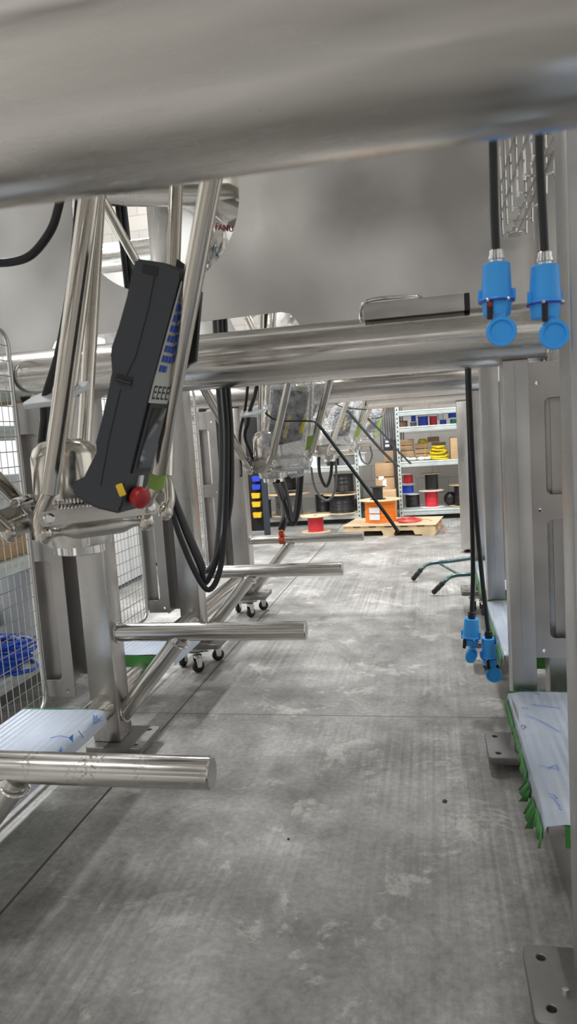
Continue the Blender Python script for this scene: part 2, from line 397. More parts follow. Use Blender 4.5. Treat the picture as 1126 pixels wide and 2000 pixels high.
# ================================================================== SETTING
struct('floor', MB().box((-7,-4,-.1), (6,9.6,0)), M_['concrete'])
struct('wall_back', MB().box((-7,9.6,-.1), (6,9.8,6.2)), M_['blocks'])
struct('wall_left', MB().box((-7.2,-4,-.1), (-7,9.8,6.2)), M_['wall'])
struct('wall_right', MB().box((6,-4,-.1), (6.2,9.8,6.2)), M_['wall'])
struct('ceiling', MB().box((-7,-4,6), (6,9.8,6.2)), M_['wall'])
for x, y in LAMPS:
    t = thing('ceiling_light', 'long white ceiling light overhead', 'ceiling light', (x, y, 5.4), 'ceiling lights')
    obj('lamp_housing', MB().box((x-.14,y-.75,5.42), (x+.14,y+.75,5.5), .01), M_['white'], t)
    obj('rod', MB().cyl((x,y-.5,5.49),(x,y-.5,6.0),.006,seg=8).cyl((x,y+.5,5.49),(x,y+.5,6.0),.006,seg=8), M_['wire'], t)
    ld = bpy.data.lights.new('lamp', 'AREA'); ld.shape = 'RECTANGLE'; ld.size = .26; ld.size_y = 1.45; ld.energy = LAMP_POWER * LAMP_SHARE.get((x, y), 1); ld.color = (.97,.98,1)
    lo = bpy.data.objects.new('lamp', ld); C.objects.link(lo); lo.parent = t; lo.location = (0, 0, .01)

# ================================================================== MACHINE FRAMES
ST = {0: 1.285, 1: 2.30, 2: 3.255, 3: 4.24}       # stations along the aisle
TZ, TR = 1.352, .09                                # crossbar height / radius
PW = .0525                                         # half post width
def lx(): return -1.172
RX = .268
def post(parent, x, y, z0, z1, mat, name='post'):
    return obj(name, MB().box((x-PW,y-PW,z0), (x+PW,y+PW,z1), .008), mat, parent)
def base_plate(parent, x0, x1, y0, y1, z0, z1, hole_side, cut):
    m = plate2d([slot(x0,y0,x1,y1,.012), circle((x0+.03 if hole_side<0 else x1-.03, y0+.032), .011), circle((x0+.03 if hole_side<0 else x1-.03, y1-.032), .011)], z1-z0, Matrix.Translation((0,0,(z0+z1)/2)), .002)
    return obj('base_plate', PM(m), M_['foot'], parent)
def comb(parent, xa, y, side, z0, z1, mat=None):
    """guard bracket: tall plate beside a post, its outer edge cut into hooked tabs, with a folded spine behind"""
    H = z1-z0; r = .018; u0, u1 = .045, .105
    tabs = [(0, .06), (.39*H/.9+.04, .39*H/.9+.115), (H-.105, H)]
    pts = [(0, 0), (u1, 0)]
    def arc(cx, cz, a0, a1): return [(cx+r*math.cos(math.radians(a0+(a1-a0)*i/5)), cz+r*math.sin(math.radians(a0+(a1-a0)*i/5))) for i in range(6)]
    for (a, b), (c, d) in zip(tabs, tabs[1:]):
        pts += [(u1, b)] + arc(u0+r, b+r, 270, 180) + arc(u0+r, c-r, 180, 90) + [(u1, c)]
    pts += [(u1, H), (0, H)]
    loops = [[(xa+side*p, z0+q) for p, q in pts]]
    for (a, b) in tabs: loops.append(circle((xa+side*.027, z0+(a+b)/2-.008), .0065, 14))
    o = obj('guard_bracket', PM(plate2d(loops, .005, atY(y), .0008)), mat or M_['plate'], parent)
    lo, hi = sorted((xa+side*.068, xa+side*.112))
    obj('folded_spine', MB().box((lo, y+.035, z0+.01), (hi, y+.038, z1)).box((xa+side*.11-.0015, y, z0+.01), (xa+side*.11+.0015, y+.038, z1)), mat or M_['plate'], o)
    return o
def stub(parent, y, z, x1, r):
    o = obj('stub_bar', MB().cyl((-1.172+PW, y, z), (x1, y, z), r, seg=40, ch=.003), M_['stain'] if y < 1.5 else M_['stub'], parent)
    mb = MB()
    mb.torus((-1.172+PW+.002, y, z), r+.001, .004, 24, 6, (1,0,0), .0008)
    obj('weld_bead', mb, M_['bright'], o)
    xw = -1.172+PW
    bz = .135; br = r*.98; xe = xw + (z-r*.6-bz) * .83
    d = obj('brace', MB().cyl((xw-.01, y, bz), (xe, y, z-r*.6), br, seg=32), M_['stub'], parent)
    obj('weld_bead', MB().torus((xe-.012, y, z-r-.008), br*1.08, .003, 24, 6, (.55,0,.83), .0008), M_['bright'], d)
    obj('weld_bead', MB().torus((xw+.004, y, bz+.012), br*1.12, .003, 24, 6, (1,0,.25), .0008), M_['bright'], d)
    return o
def foot(parent, x, y, z1):
    f = obj('levelling_foot', MB().lathe([(0,.03),(.006,.034),(.012,.034),(.018,.02),(.02,.012),(z1,.012)], (x,y,0), (0,0,1), 20), M_['rubber'], parent)
    return f
def rail(parent, x, y0, y1, z, r=.045):
    return obj('side_rail', MB().cyl((x,y0,z), (x,y1,z), r, seg=32), M_['tube'], parent)
def crossbar(parent, y, x0, x1, z=TZ):
    o = obj('crossbar', MB().cyl((x0,y,z), (x1,y,z), TR, seg=64), M_['tube'], parent)
    obj('weld_bead', MB().torus((x1-.003,y,z), TR+.001, .004, 40, 6, (1,0,0), .001), M_['bright'], o)
    return o

front = thing('machine_frame', 'stainless tube frame in the foreground, standing on levelling feet', 'machine frame', (-.45, 1.3, 0))
rear = thing('machine_frame', 'stainless tube frame further back, its posts raised on castor dollies', 'machine frame', (-.45, 4.0, 0))
PT = TZ-TR+.012
for k, fr, zb in ((0, front, .03), (1, front, .03), (2, rear, .105), (3, rear, .105)):
    y = ST[k]; zt = zb+.024
    post(fr, -1.172, y, zt, 2.4 if k in (0,2) else PT, M_['post'])
    pr = obj('post', MB().box((.217+(.007 if k==0 else 0),y-PW,zt), (.292,y+PW,2.4 if k in (0,2) else PT), .006), M_['milled'], fr)
    base_plate(fr, -1.235, -1.03, y-.095, y+.095, zb, zt, 1, 0)
    base_plate(fr, .137, .33, y-.095, y+.095, zb, zt, -1, 0)
    if zb < .05:
        foot(fr, -1.172, y, zb); foot(fr, .268, y, zb)
    comb(fr, .288, y-.045, 1, .36 if zb < .05 else .4, 1.262)
    comb(fr, -1.172-PW-.045, y-.06, -1, .225 if zb<.05 else .28, 1.262)
    # folded channel between left post and bracket
    mb = MB().box((-1.172-PW-.062,y-.045,.27), (-1.172-PW-.058,y+.05,1.262)).box((-1.172-PW-.062,y+.046,.27), (-1.172-PW+.002,y+.05,1.262))
    obj('folded_channel', mb, M_['plate'], fr)
    # rib on the right post
    obj('rib', MB().box((.251,y-PW-.0025,zt+.25), (.2535,y-PW+.001,min(PT,1.262))), M_['milled'], fr)
for k, z, x1, r in ((0,.443,-.452,.0325),(1,.44,-.437,.032),(2,.46,-.427,.031),(3,.46,-.42,.028)):
    stub(front if k < 2 else rear, ST[k], z, x1, r)
rail(front, -1.172, ST[0]+PW, ST[1]-PW, .185); rail(front, -1.172, ST[1]+PW, ST[1]+.3, .185)
rail(rear, -1.172, ST[2]-.28, ST[2]-PW, .235); rail(rear, -1.172, ST[2]+PW, ST[3]-PW, .235)
rail(front, .33, ST[0]+PW, ST[1]-PW, .15, .04); rail(rear, .33, ST[2]+PW, ST[3]-PW, .2, .04)
T1Y, T2Y, T3Y, T4Y = .44, 2.30, 4.24, 6.18
crossbar(front, T1Y, -1.7, .75); crossbar(front, T2Y, -1.9, .345)
crossbar(rear, T3Y, -1.9, .36); crossbar(rear, T4Y, -2.2, .36)
for y, fr in ((T1Y, front),(T4Y, rear)):
    for x in (-1.9 if fr is rear else -1.5, RX if fr is rear else .62):
        post(fr, x, y, .03, PT, M_['post']); foot(fr, x, y, .03)
# tall sheet with robot opening above crossbar 2 and the same further back
def sheet(parent, y, zt=2.55):
    cx_, cz_, R_ = -.883, 1.906, .299
    ex = -.42; ez = 1.503
    outer = [(.335,1.37),(.335,zt),(-2.0,zt),(-2.0,1.37),(-1.31,1.37),(-1.31,1.455),(-1.295,1.48),(-1.265,1.487),(ex-.05,ez),(ex-.02,ez-.008),(ex,ez-.03),(ex+.012,1.45),(ex+.012,1.37)]
    return obj('cover_sheet', PM(plate2d([outer, circle((cx_,cz_), R_, 72)], .006, atY(y))), M_['sheet'], parent)
obj('post', MB().box((.336,2.3,.03),(.45,2.4,2.5),.006), M_['post'], front)
foot(front, .39, 2.35, .03)
sheet(front, 2.385); sheet(rear, 4.325, 2.25)
bx = obj('end_box', MB().box((-.185,2.235,1.428),(.115,2.378,1.478),.003), M_['plate'], front)
obj('end_cap', MB().box((.115,2.235,1.428),(.13,2.378,1.479),.002), M_['rubber'], bx, 'black end cap')
obj('bent_handle', MB().path([(-.2,2.3,1.44),(-.195,2.27,1.47),(-.17,2.25,1.487),(-.1,2.26,1.492),(-.02,2.3,1.492),(.0,2.37,1.488)], .006, 10), M_['bright'], front)
# unseen top decks over the robots, added and widened to shade the floor
obj('shade_deck', MB().box((-2.1,.3,2.5),(2.0,2.2,2.515)), M_['sheet'], front)
obj('shade_deck', MB().box((-1.75,2.42,2.5),(-.75,4.1,2.515)).box((-.75,2.42,2.5),(2.0,3.45,2.515)), M_['sheet'], rear)
obj('top_beam', MB().cyl((-2.2,3.9,2.15),(-.3,3.9,2.15),.08,seg=32), M_['tube'], rear)

# ================================================================== CASTOR DOLLIES
def dolly(cx, cy, spots, label):
    t = thing('castor_dolly', label, 'dolly', (cx, cy, 0), 'castor dollies under the rear posts')
    obj('dolly_plate', MB().box((cx-.085,cy-.085,.088),(cx+.085,cy+.085,.1045),.006), M_['cast'], t)
    obj('dolly_spider', MB().lathe([(0,.02),(.004,.06),(.02,.075)], (cx,cy,.07), (0,0,1), 20), M_['cast'], t)
    for (x, y, a) in spots:
        c = thing_part('castor', t, (x, y, 0))
        ax = V((math.cos(a), math.sin(a), 0)); rr = .03
        w = V((x,y,rr)) 
        obj('wheel', MB().lathe([(0,.012),(0,.024),(.004,rr),(.016,rr),(.02,.024),(.02,.012)], w-ax*.01, ax, 24), M_['rubber'], c)
        fk = MB()
        for s in (-1, 1):
            q = w + ax*.014*s; up = V((0,0,1)); tn = ax.cross(up)
            fk.prism([q-tn*.011-up*.004, q+tn*.011-up*.004, q+tn*.018+up*.045, q-tn*.018+up*.045], ax*.002*s)
        fk.lathe([(0,.02),(.012,.022),(.016,.014)], (x,y,.073), (0,0,1), 16)
        fk.cyl(w-ax*.019, w+ax*.019, .005, seg=10)
        obj('fork', fk, M_['bright'], c)
    return t
def thing_part(name, parent, loc):
    o = bpy.data.objects.new(name, None); C.objects.link(o); o.parent = parent; o.location = V(loc) - wloc(parent); return o
y2, y3 = ST[2], ST[3]
dolly(-1.172, y2, [(-1.13,y2-.115,2.4),(-1.235,y2-.03,2.9),(-1.085,y2+.06,2.2)], 'castor dolly under the middle left post of the aisle')
dolly(-1.172, y3, [(-1.125,y3-.1,2.5),(-1.235,y3+.02,2.9),(-1.085,y3+.07,2.0)], 'castor dolly under the farthest left post of the aisle')
dolly(.268, y2, [(.2,y2-.08,.5),(.232,y2-.17,.1),(.33,y2+.05,.5)], 'castor dolly on the right of the aisle beneath the low hanging blue plugs')
dolly(.268, y3, [(.195,y3-.05,.5),(.25,y3-.12,.2),(.33,y3+.05,.5)], 'farthest castor dolly on the right, beyond the low hanging blue plugs')

# ================================================================== ROBOTS
EX, EY, EZ = -.748, 1.405, 0.
PITCH = 1.94
def robot(k, label, armL, armR, left_top, shaft_top, white_z, third=(None, None)):
    """delta robot hanging in bay k; arm tops are world points"""
    dy = PITCH*k; c = V((EX, EY+dy, 0))
    t = thing('delta_robot', label, 'robot', c)
    body = MB()
    # hub: rounded triangular block
    pts = []
    for a in (-42, 78, 198):
        for da in (-26, 26):
            A = math.radians(a+da); pts.append(c + V((math.cos(A)*.105, math.sin(A)*.105, .925)))
    body.prism(pts, (0,0,.06))
    bmesh.ops.bevel(body.bm, geom=list(body.bm.edges), offset=.008, segments=2, affect='EDGES')
    hub = obj('end_effector_hub', body, M_['cast'], t)
    obj('disc', MB().lathe([(0,.05),(.003,.066),(.03,.072),(.036,.07)], c+V((0,0,.892)), (0,0,1), 40), M_['cast'], hub)
    fl = MB().lathe([(0,.046),(.002,.05),(.019,.05)], c+V((0,0,.874)), (0,0,1), 40)
    obj('tool_flange', fl, M_['bright'], hub)
    dc = c + V((-.018,.0,.984))
    obj('dome_cover', MB().lathe([(0,.071),(.002,.0715),(.1,.07),(.117,.064),(.129,.052),(.135,.036),(.1365,.01)], dc, (0,0,1), 48), M_['arm'], hub)
    mk = c + V((.042,-.058,.907)); tg = V((.8,.58,0)).normalized(); nn = V((.58,-.8,0)).normalized()
    obj('index_block', MB().box(mk-V((.009,.004,.012)), mk+V((.009,.004,.03)), .002, Matrix.Rotation(math.radians(36),3,'Z')), M_['bright'], hub)
    # legs
    legs = [(-48, .15, .099, armL, armR), (198, .118, .112, left_top[0], left_top[1]), (78, .15, .115, third[0], third[1])]
    for a, rr, hl, topA, topB in legs:
        A = math.radians(a); n = V((math.cos(A), math.sin(A), 0)); tn = V((-n.y, n.x, 0))
        m = c + n*rr + V((0,0,.972))
        if topA is None: topA = m + n*.3 - tn*hl + V((0,0,.95)); topB = m + n*.3 + tn*hl + V((0,0,.95))
        lk = MB()
        prof = [m - tn*(hl+.012) + n*.02 + V((0,0,-.014)), m + tn*(hl+.012) + n*.02 + V((0,0,-.014)), m + tn*(hl+.02) + n*.02 + V((0,0,0)), m + tn*(hl+.012) + n*.02 + V((0,0,.014)), m - tn*(hl+.012) + n*.02 + V((0,0,.014)), m - tn*(hl+.02) + n*.02 + V((0,0,0))]
        lk.prism(prof, n*.006)
        lb = obj('link_bar', lk, M_['cast'], t)
        for s in (-1, 1):
            q = m + tn*hl*s + n*.026; obj('bolt', MB().lathe([(0,.011),(.003,.011),(.004,.008),(.009,.007)], q, n, 12), M_['bright'], lb)
        # ball rod under the bar
        obj('ball_rod', MB().lathe([(0,.006),(.01,.011),(.02,.008),(.03,.009),(.05,.017),(.06,.018),(2*hl-.06,.018),(2*hl-.05,.017),(2*hl-.03,.009),(2*hl-.02,.008),(2*hl-.01,.011),(2*hl,.006)], m - tn*hl + V((0,0,-.03)), tn, 20), M_['cast'], t)
        sp = MB(); s0 = m - tn*(hl-.02) + V((0,0,.022)) + n*.0; L = hl*1.2; pts = [s0 + tn*(L*i/120) + n*(.009*math.cos(i*.9)) + V((0,0,.009*math.sin(i*.9))) for i in range(121)]
        sp.path(pts, .0018, 6, False, 0); obj('spring', sp, M_['bright'], t)
        obj('bracket_yoke', MB().box(c + n*(rr*.45) + V((-.03,-.03,.94)), c + n*(rr*.45) + V((.03,.03,.985)), .006, Matrix.Rotation(A,3,'Z')), M_['cast'], t)
        for s, top in ((-1, topA), (1, topB)):
            j = m + tn*hl*s + V((0,0,-.028)); d = (V(top) - j); L = d.length; dn = d.normalized()
            side = (tn*s*.005)
            fa = MB().cyl(j + side + dn*.078, V(top), .017, seg=28, ch=.002)
            ao = obj('forearm', fa, M_['arm'], t)
            # offset neck and cup
            so = tn*(-1 if s < 0 else -.35)
            fc = MB().path([j + side + dn*.084, j + so*.013 + dn*.058, j + so*.017 + dn*.028, j + so*.012 + dn*.004, j + so*.008 - dn*.012], .0125, 14, False, 5)
            fc.sphere(j + so*.006, .0185, 16, (1,1,1.2))
            obj('ball_socket', fc, M_['arm'], ao)
        # elbow and upper arm
        e = (V(topA)+V(topB))/2; base = V((c.x-.02, c.y, 2.12)); en = (e-base); en.z = 0
        ua = MB().cyl(V(topA)-tn*.02, V(topB)+tn*.02, .016, seg=16)
        ua.cyl(e, base + en.normalized()*.14 + V((0,0,.05)), .032, .05, seg=24)
        obj('upper_arm', ua, M_['cast'], t)
    # shaft and white cable plate
    sb = c + V((-.075,.055,.985)); st = V(shaft_top); sd = (st-sb)
    sh = obj('drive_shaft', MB().cyl(sb, st, .0125, seg=20).cyl(sb, sb+sd.normalized()*.02, .018, seg=16), M_['arm'], t)
    q = sb + sd * ((white_z - sb.z)/sd.z)
    wp = plate2d([[(-.075,-.03),(-.07,-.04),(.0,-.035),(.05,.03),(.045,.05),(-.005,.055),(-.065,-.005)]], .012, Matrix.Translation(q+V((-.012,-.02,0))) @ Matrix.Rotation(math.radians(30),4,'X'), .002)
    wpo = obj('cable_plate', PM(wp), M_['white'], t, 'white plastic cable plate')
    for ox, oy in ((-.066,.008),(-.03,.012),(.03,.03)):
        obj('bolt', MB().lathe([(0,.007),(.006,.007),(.007,.004)], q+V((-.012+ox,-.02+oy*.87-.006,oy*.5-.003)), (0,-.9,-.4), 8), M_['bright'], wpo)
    cp = [q+V((.09,.06,.75)), q+V((.035,.03,.35)), q+V((-.01,.0,.12)), q+V((-.05,-.02,.0)), q+V((-.062,-.015,-.05)), q+V((-.085,.0,-.12)), c+V((-.09,.02,.97))]
    obj('cable', MB().path(cp, .0095, 10), M_['cable'], t)
    # base: horizontal motor covers and ring
    base = c + V((0,0,2.12))
    bs = MB().lathe([(0,.12),(.01,.17),(.1,.2),(.36,.2)], base, (0,0,1), 40)
    obj('base_housing', bs, M_['arm'], t)
    cd = V((-.62,-.78,0)).normalized(); p0 = c + V((-1.04,3.1,2.004)) - V((-.748,3.345,0))
    pf = [(0,.02),(.006,.1),(.02,.15),(.045,.183),(.075,.2),(.12,.205),(.5,.205),(.52,.19)]
    mc = obj('motor_cover', MB().lathe(pf, p0, -cd, 64), M_['bright'], t)
    return t, mc, p0, cd
# arms measured along the bars seen in each bay
def up(p0, px, py, Y, z=1.98):
    p = onY(px, py, Y); d = p - V(p0); return V(p0) + d * ((z - p0[2]) / d.z)
def jt(k, s):     # front joints
    A = math.radians(-48); n = V((math.cos(A), math.sin(A), 0)); tn = V((-n.y, n.x, 0)); return V((EX,EY+PITCH*k,0)) + n*.15 + tn*(.099*s) + V((0,0,.944))
def jl(k, s):
    A = math.radians(198); n = V((math.cos(A), math.sin(A), 0)); tn = V((-n.y, n.x, 0)); return V((EX,EY+PITCH*k,0)) + n*.118 + tn*.112*s + V((0,0,.944))
lab = ['delta robot nearest the camera with polished arms and a black teach pendant', 'second delta robot down the aisle, cables looping under its hub', 'third delta robot down the aisle, beyond the first wrapped pendant', 'farthest delta robot, in front of the back shelving']
aL = [(172,420,1.17),(563,757,3.02),(674,798,4.9),(723,799,6.85)]
aR = [(404,380,1.1),(641,748,3.12),(714,787,5.05),(750,795,7.0)]
robs = []
for k in range(4):
    left = [up(jl(k,-1), *((400,765,3.12) if k == 1 else (-140,800,1.2)), 1.98) if k < 2 else jl(k,-1)+V((-.42,-.05,1.03)), None]
    left[1] = left[0] + (jl(k,1)-jl(k,-1))
    sh_ = [(172,500,1.5),(509,750,3.4)][k] if k < 2 else None
    sb = V((EX-.075, EY+PITCH*k+.055, .985))
    shp = up(sb, *sh_, 2.1) if sh_ else sb + V((.06,.0,1.1))
    th = (up((-.60,1.53,.944),343,385,1.75), up((-.83,1.575,.944),192,410,1.75)) if k == 0 else (None, None)
    robs.append(robot(k, lab[k], up(jt(k,-1), *aL[k]), up(jt(k,1), *aR[k]), left, shp, 1.215, th))
# logo on the second robot's cover
t, mc, p0, cd = robs[1]
def on_cover(px, py):
    d = ray(px, py).normalized(); o = CAM - p0; a = -cd
    dp = d - a*d.dot(a); op = o - a*o.dot(a)
    A = dp.dot(dp); B = 2*dp.dot(op); Cc = op.dot(op) - .2055**2; D = B*B-4*A*Cc
    tt = (-B - math.sqrt(max(D, 0)))/(2*A); P = CAM + d*tt
    nrm = (P-p0) - a*(P-p0).dot(a); return P, nrm.normalized()
P, nr = on_cover(443, 446)
ta = -cd; tu = nr.cross(ta); 
mt = Matrix((ta, tu, nr)).transposed().to_4x4(); mt.translation = P + nr*.001
obj('logo_lettering', PM(text('FANUC', .036, mt)), M_['redink'], mc, 'red lettering')
mt2 = mt.copy(); mt2.translation = P + nr*.001 + ta*.07 - tu*.05
obj('model_lettering', PM(text('D', .03, mt2)), M_['ink'], mc, 'black lettering')
# lime tape on the near robot's right arm
r1 = robs[0][0]
j = jt(0, 1); top = up(jt(0,1), *aR[0]); dn = (top-j).normalized(); A = math.radians(-48); tn = V((math.sin(-A), math.cos(A), 0))
sd = tn*.005
obj('tape_band', MB().cyl(j+sd+dn*.088, j+sd+dn*.122, .0178, seg=28), M_['limetape'], r1, 'lime green tape band')

# ================================================================== TEACH PENDANTS
PY = 1.15
poly = [(263,504),(324,513),(356,526),(350,545),(299,735),(286,784),(251,925),(246,950),(240,985),(232,1004),(185,993),(141,968),(139,942),(167,935),(194,882),(183,870),(208,779),(215,730),(223,711),(212,699),(218,678),(232,637),(248,579),(259,525)]
tp = thing('teach_pendant', 'black robot teach pendant with red stop button strapped to the nearest robot arm', 'teach pendant', onY(200,1000,PY+.06))
mb = MB().prism([onY(a,b,PY) for a,b in poly], (.004,.088,0))
bmesh.ops.bevel(mb.bm, geom=list(mb.bm.edges), offset=.004, segments=2, affect='EDGES')
hs = obj('housing', mb, M_['pendant'], tp)
obj('seam', MB().path([onY(a,b,PY-.0005) for a,b in ((303,530),(290,600),(265,695),(240,748))], .0008, 6, False, 0).path([onY(a,b,PY-.0005) for a,b in ((235,760),(212,860),(196,950))], .0008, 6, False, 0), M_['pendant_dark'], hs)
obj('grip_slot', MB().prism([onY(a,b,PY-.001) for a,b in ((279,515),(309,521),(307,540),(277,532))], (0,.004,0)), M_['pendant_dark'], hs)
obj('vent_slot', MB().prism([onY(a,b,PY-.001) for a,b in ((228,729),(260,737),(256,752),(224,743))], (0,.004,0)).path([onY(226,741,PY-.004), onY(256,749,PY-.004)], .002, 8, False, 0), M_['pendant_dark'], hs)
# face on the right-hand side: follows edge (350,545)->(299,735) and (286,784)->(251,925)
e0, e1 = onY(351,548,PY), onY(300,733,PY); f0, f1 = onY(287,786,PY), onY(251,925,PY)
back = V((.004,.088,0)); nrm = back.cross(e1-e0).normalized()
if nrm.x < 0: nrm = -nrm
kp = obj('keypad', MB().prism([e0+back*.05+nrm*.0005, e0+back*.9+nrm*.0005, e1+back*.9+nrm*.0005, e1+back*.05+nrm*.0005], nrm*.002), M_['keypad'], hs)
for r in range(9):
    for c_ in range(5):
        if r == 8 and c_ > 1: continue
        a = (r+.18)/9.3; b = (r+.82)/9.3; u0, u1 = .1+c_*.16, .1+c_*.16+.125
        q = lambda s, u: e0 + (e1-e0)*s + back*u + nrm*.0025
        k_ = obj('key', MB().prism([q(a,u0), q(a,u1), q(b,u1), q(b,u0)], nrm*.003), M_['key'], kp)
mk = MB()
for i in range(4):
    u0 = .1+i*.2; q = lambda s, u: e1 + (f0-e1)*s + back*u + nrm*.003
    for s0, s1, a, b in ((.35,.42,0,.13),(.35,.85,0,.02),(.78,.85,0,.13),(.55,.62,.05,.13)): mk.prism([q(s0,u0+a), q(s0,u0+b), q(s1,u0+b), q(s1,u0+a)], nrm*.0006)
obj('key_marking', mk, M_['ink'], kp)
obj('key_strip', MB().prism([e1+back*.05, e1+back*.9, f0+back*.9, f0+back*.05], nrm*.0025), M_['keypad'], hs)
n2 = back.cross(f1-f0).normalized(); n2 = n2 if n2.x > 0 else -n2
obj('bezel', MB().prism([f0+back*.1, f0+back*.95, f1+back*.95, f1+back*.1], n2*.003), M_['pendant_dark'], hs)
obj('screen', MB().prism([f0+(f1-f0)*.06+back*.25+n2*.003, f0+(f1-f0)*.06+back*.9+n2*.003, f0+(f1-f0)*.94+back*.9+n2*.003, f0+(f1-f0)*.94+back*.25+n2*.003], n2*.001), M_['lcd'], hs)
es = onY(244,968,PY) + V((0,.03,0)); ed = (n2 + V((0,-.35,0))).normalized()
st_ = obj('emergency_stop', MB().lathe([(0,.014),(.004,.0185),(.016,.0195),(.02,.018),(.024,.014),(.026,.004)], es+ed*.008, ed, 24), M_['red'], hs, 'red mushroom stop button')
obj('collar', MB().lathe([(0,.015),(.008,.0165),(.009,.012)], es, ed, 24), M_['rubber'], st_)
obj('stop_collar', MB().box(onY(236,957,PY-.008)-V((.006,.003,.011)), onY(236,957,PY-.008)+V((.006,.003,.011)), .002, Matrix.Rotation(-.3,3,'Y')), M_['yellow'], hs, 'yellow collar tab')
lb = onY(275,940,PY+.05)
obj('sticker', MB().box(lb-V((.004,.008,.011)), lb+V((-.003+.004,.008,.011)), 0, Matrix.Rotation(.25,3,'Y')), M_['label'], hs)
fl0 = [onY(a,b,PY+.1) for a,b in ((345,505),(366,520),(370,560),(392,568),(381,705),(368,712),(352,730),(310,760),(330,600))]
obj('back_flap', MB().prism(fl0, (0,.012,0)), M_['pendant_dark'], tp)

def lumpy(poly, Y, depth, seed, amp=.012):
    """a bulging wrap: outline rings shrunk front and back, roughened"""
    P = [onY(a,b,Y) for a,b in poly]; P = catmull(P, 4, True); n = len(P)
    c = sum(P, V())/n; mb = MB(); rs = []
    for t_ in (-1,-.85,-.5,0,.5,.85,1):
        s = .55 + .45*math.sqrt(max(0, 1-t_*t_)) if abs(t_) < 1 else .35
        ring = []
        for p in P:
            q = c + (p-c)*s + V((0, t_*depth/2, 0))
            nv = V((noise.noise(q*30+V((seed,0,0))), noise.noise(q*30+V((0,seed,0))), noise.noise(q*30+V((0,0,seed)))))
            ring.append(mb.bm.verts.new(q + nv*amp))
        rs.append(ring)
    for a, b in zip(rs, rs[1:]): mb.bridge(a, b)
    mb.cap(rs[0], True); mb.cap(rs[-1]); return mb
def wrapped(poly, Y, depth, seed, label, core, strips, band, tail, blocks_=()):
    cen = onY(sum(p[0] for p in poly)/len(poly), max(p[1] for p in poly), Y)
    t = thing('wrapped_pendant', label, 'teach pendant', cen)
    obj('bubble_wrap', lumpy(poly, Y, depth, seed), M_['bubble'], t, 'clear bubble wrap', 80)
    pc = obj('pendant_body', MB().prism([onY(a,b,Y-.02) for a,b in core], (0,.05,0)), M_['pendant'], t)
    for s in strips: obj('yellow_strip', MB().prism([onY(a,b,Y-depth*.46) for a,b in s], (0,.008,0)), M_['wyellow'], pc, 'yellow strip')
    for s in blocks_: obj('lime_tape', MB().prism([onY(a,b,Y-depth*.42) for a,b in s], (0,.006,0)), M_['limetape'], t, 'lime green tape')
    tb = thing('cable_tie', tail[2], 'cable tie', onY(*tail[0][0], Y))
    obj('band', MB().path([onY(a,b,Y-depth/2-.035) for a,b in band], .006*tail[1], 8, False, 4, .004), M_['tie'], tb)
    obj('tail', MB().path([onY(a,b,Y-depth/2-.035+i*tail[3]) for i,(a,b) in enumerate(tail[0])], .007*tail[1], 8, False, 4, .004), M_['tie'], tb)
    return t
wrapped([(523,752),(560,742),(640,738),(640,760),(620,808),(618,830),(606,868),(600,890),(607,915),(600,925),(570,935),(552,915),(538,897),(512,880),(506,856),(513,825),(526,806),(521,788)], 3.2, .12, 3,
        'bubble wrapped teach pendant on the second robot, largest of the wrapped ones', [(535,760),(600,765),(585,860),(540,870),(525,840)],
        [((562,812),(568,812),(558,858),(551,855)), ((592,812),(599,812),(590,845),(584,848))], [(518,806),(530,816),(548,822),(580,822),(612,823),(618,826)],
        ([(612,823),(622,830),(660,880),(716,955),(750,1000),(778,1040)], 1.4, 'long black cable tie tail slanting down from the biggest wrapped pendant', -.03), [((600,852),(613,850),(606,878),(596,880)), ((583,757),(597,757),(597,763),(581,763))])
wrapped([(656,790),(690,782),(708,784),(704,800),(700,830),(690,852),(694,874),(672,868),(650,868),(621,866),(630,838),(640,815)], 5.12, .14, 8,
        'bubble wrapped teach pendant on the third robot, middle of the wrapped ones', [(655,795),(690,795),(680,850),(645,855)],
        [((674,816),(678,816),(673,840),(669,840))], [(655,789),(668,795),(690,798),(715,800)],
        ([(668,795),(677,802),(710,840),(745,880),(777,911)], 1.9, 'black cable tie tail slanting from the middle wrapped pendant to the shelf', -.04), [((702,826),(706,828),(699,853),(690,855))])
wrapped([(720,797),(750,793),(750,806),(742,822),(731,850),(716,852),(708,840),(713,818)], 7.06, .16, 14,
        'bubble wrapped teach pendant on the farthest robot, smallest of the wrapped ones', [(722,800),(742,800),(730,845),(714,845)],
        [((722,815),(725,815),(721,830),(718,830))], [(712,816),(722,818),(735,817),(747,813)],
        ([(713,816),(720,820),(750,850),(778,882),(802,906)], 2.0, 'thin black cable tie tail slanting from the smallest wrapped pendant', -.05), [((740,818),(745,817),(737,850),(731,852))])

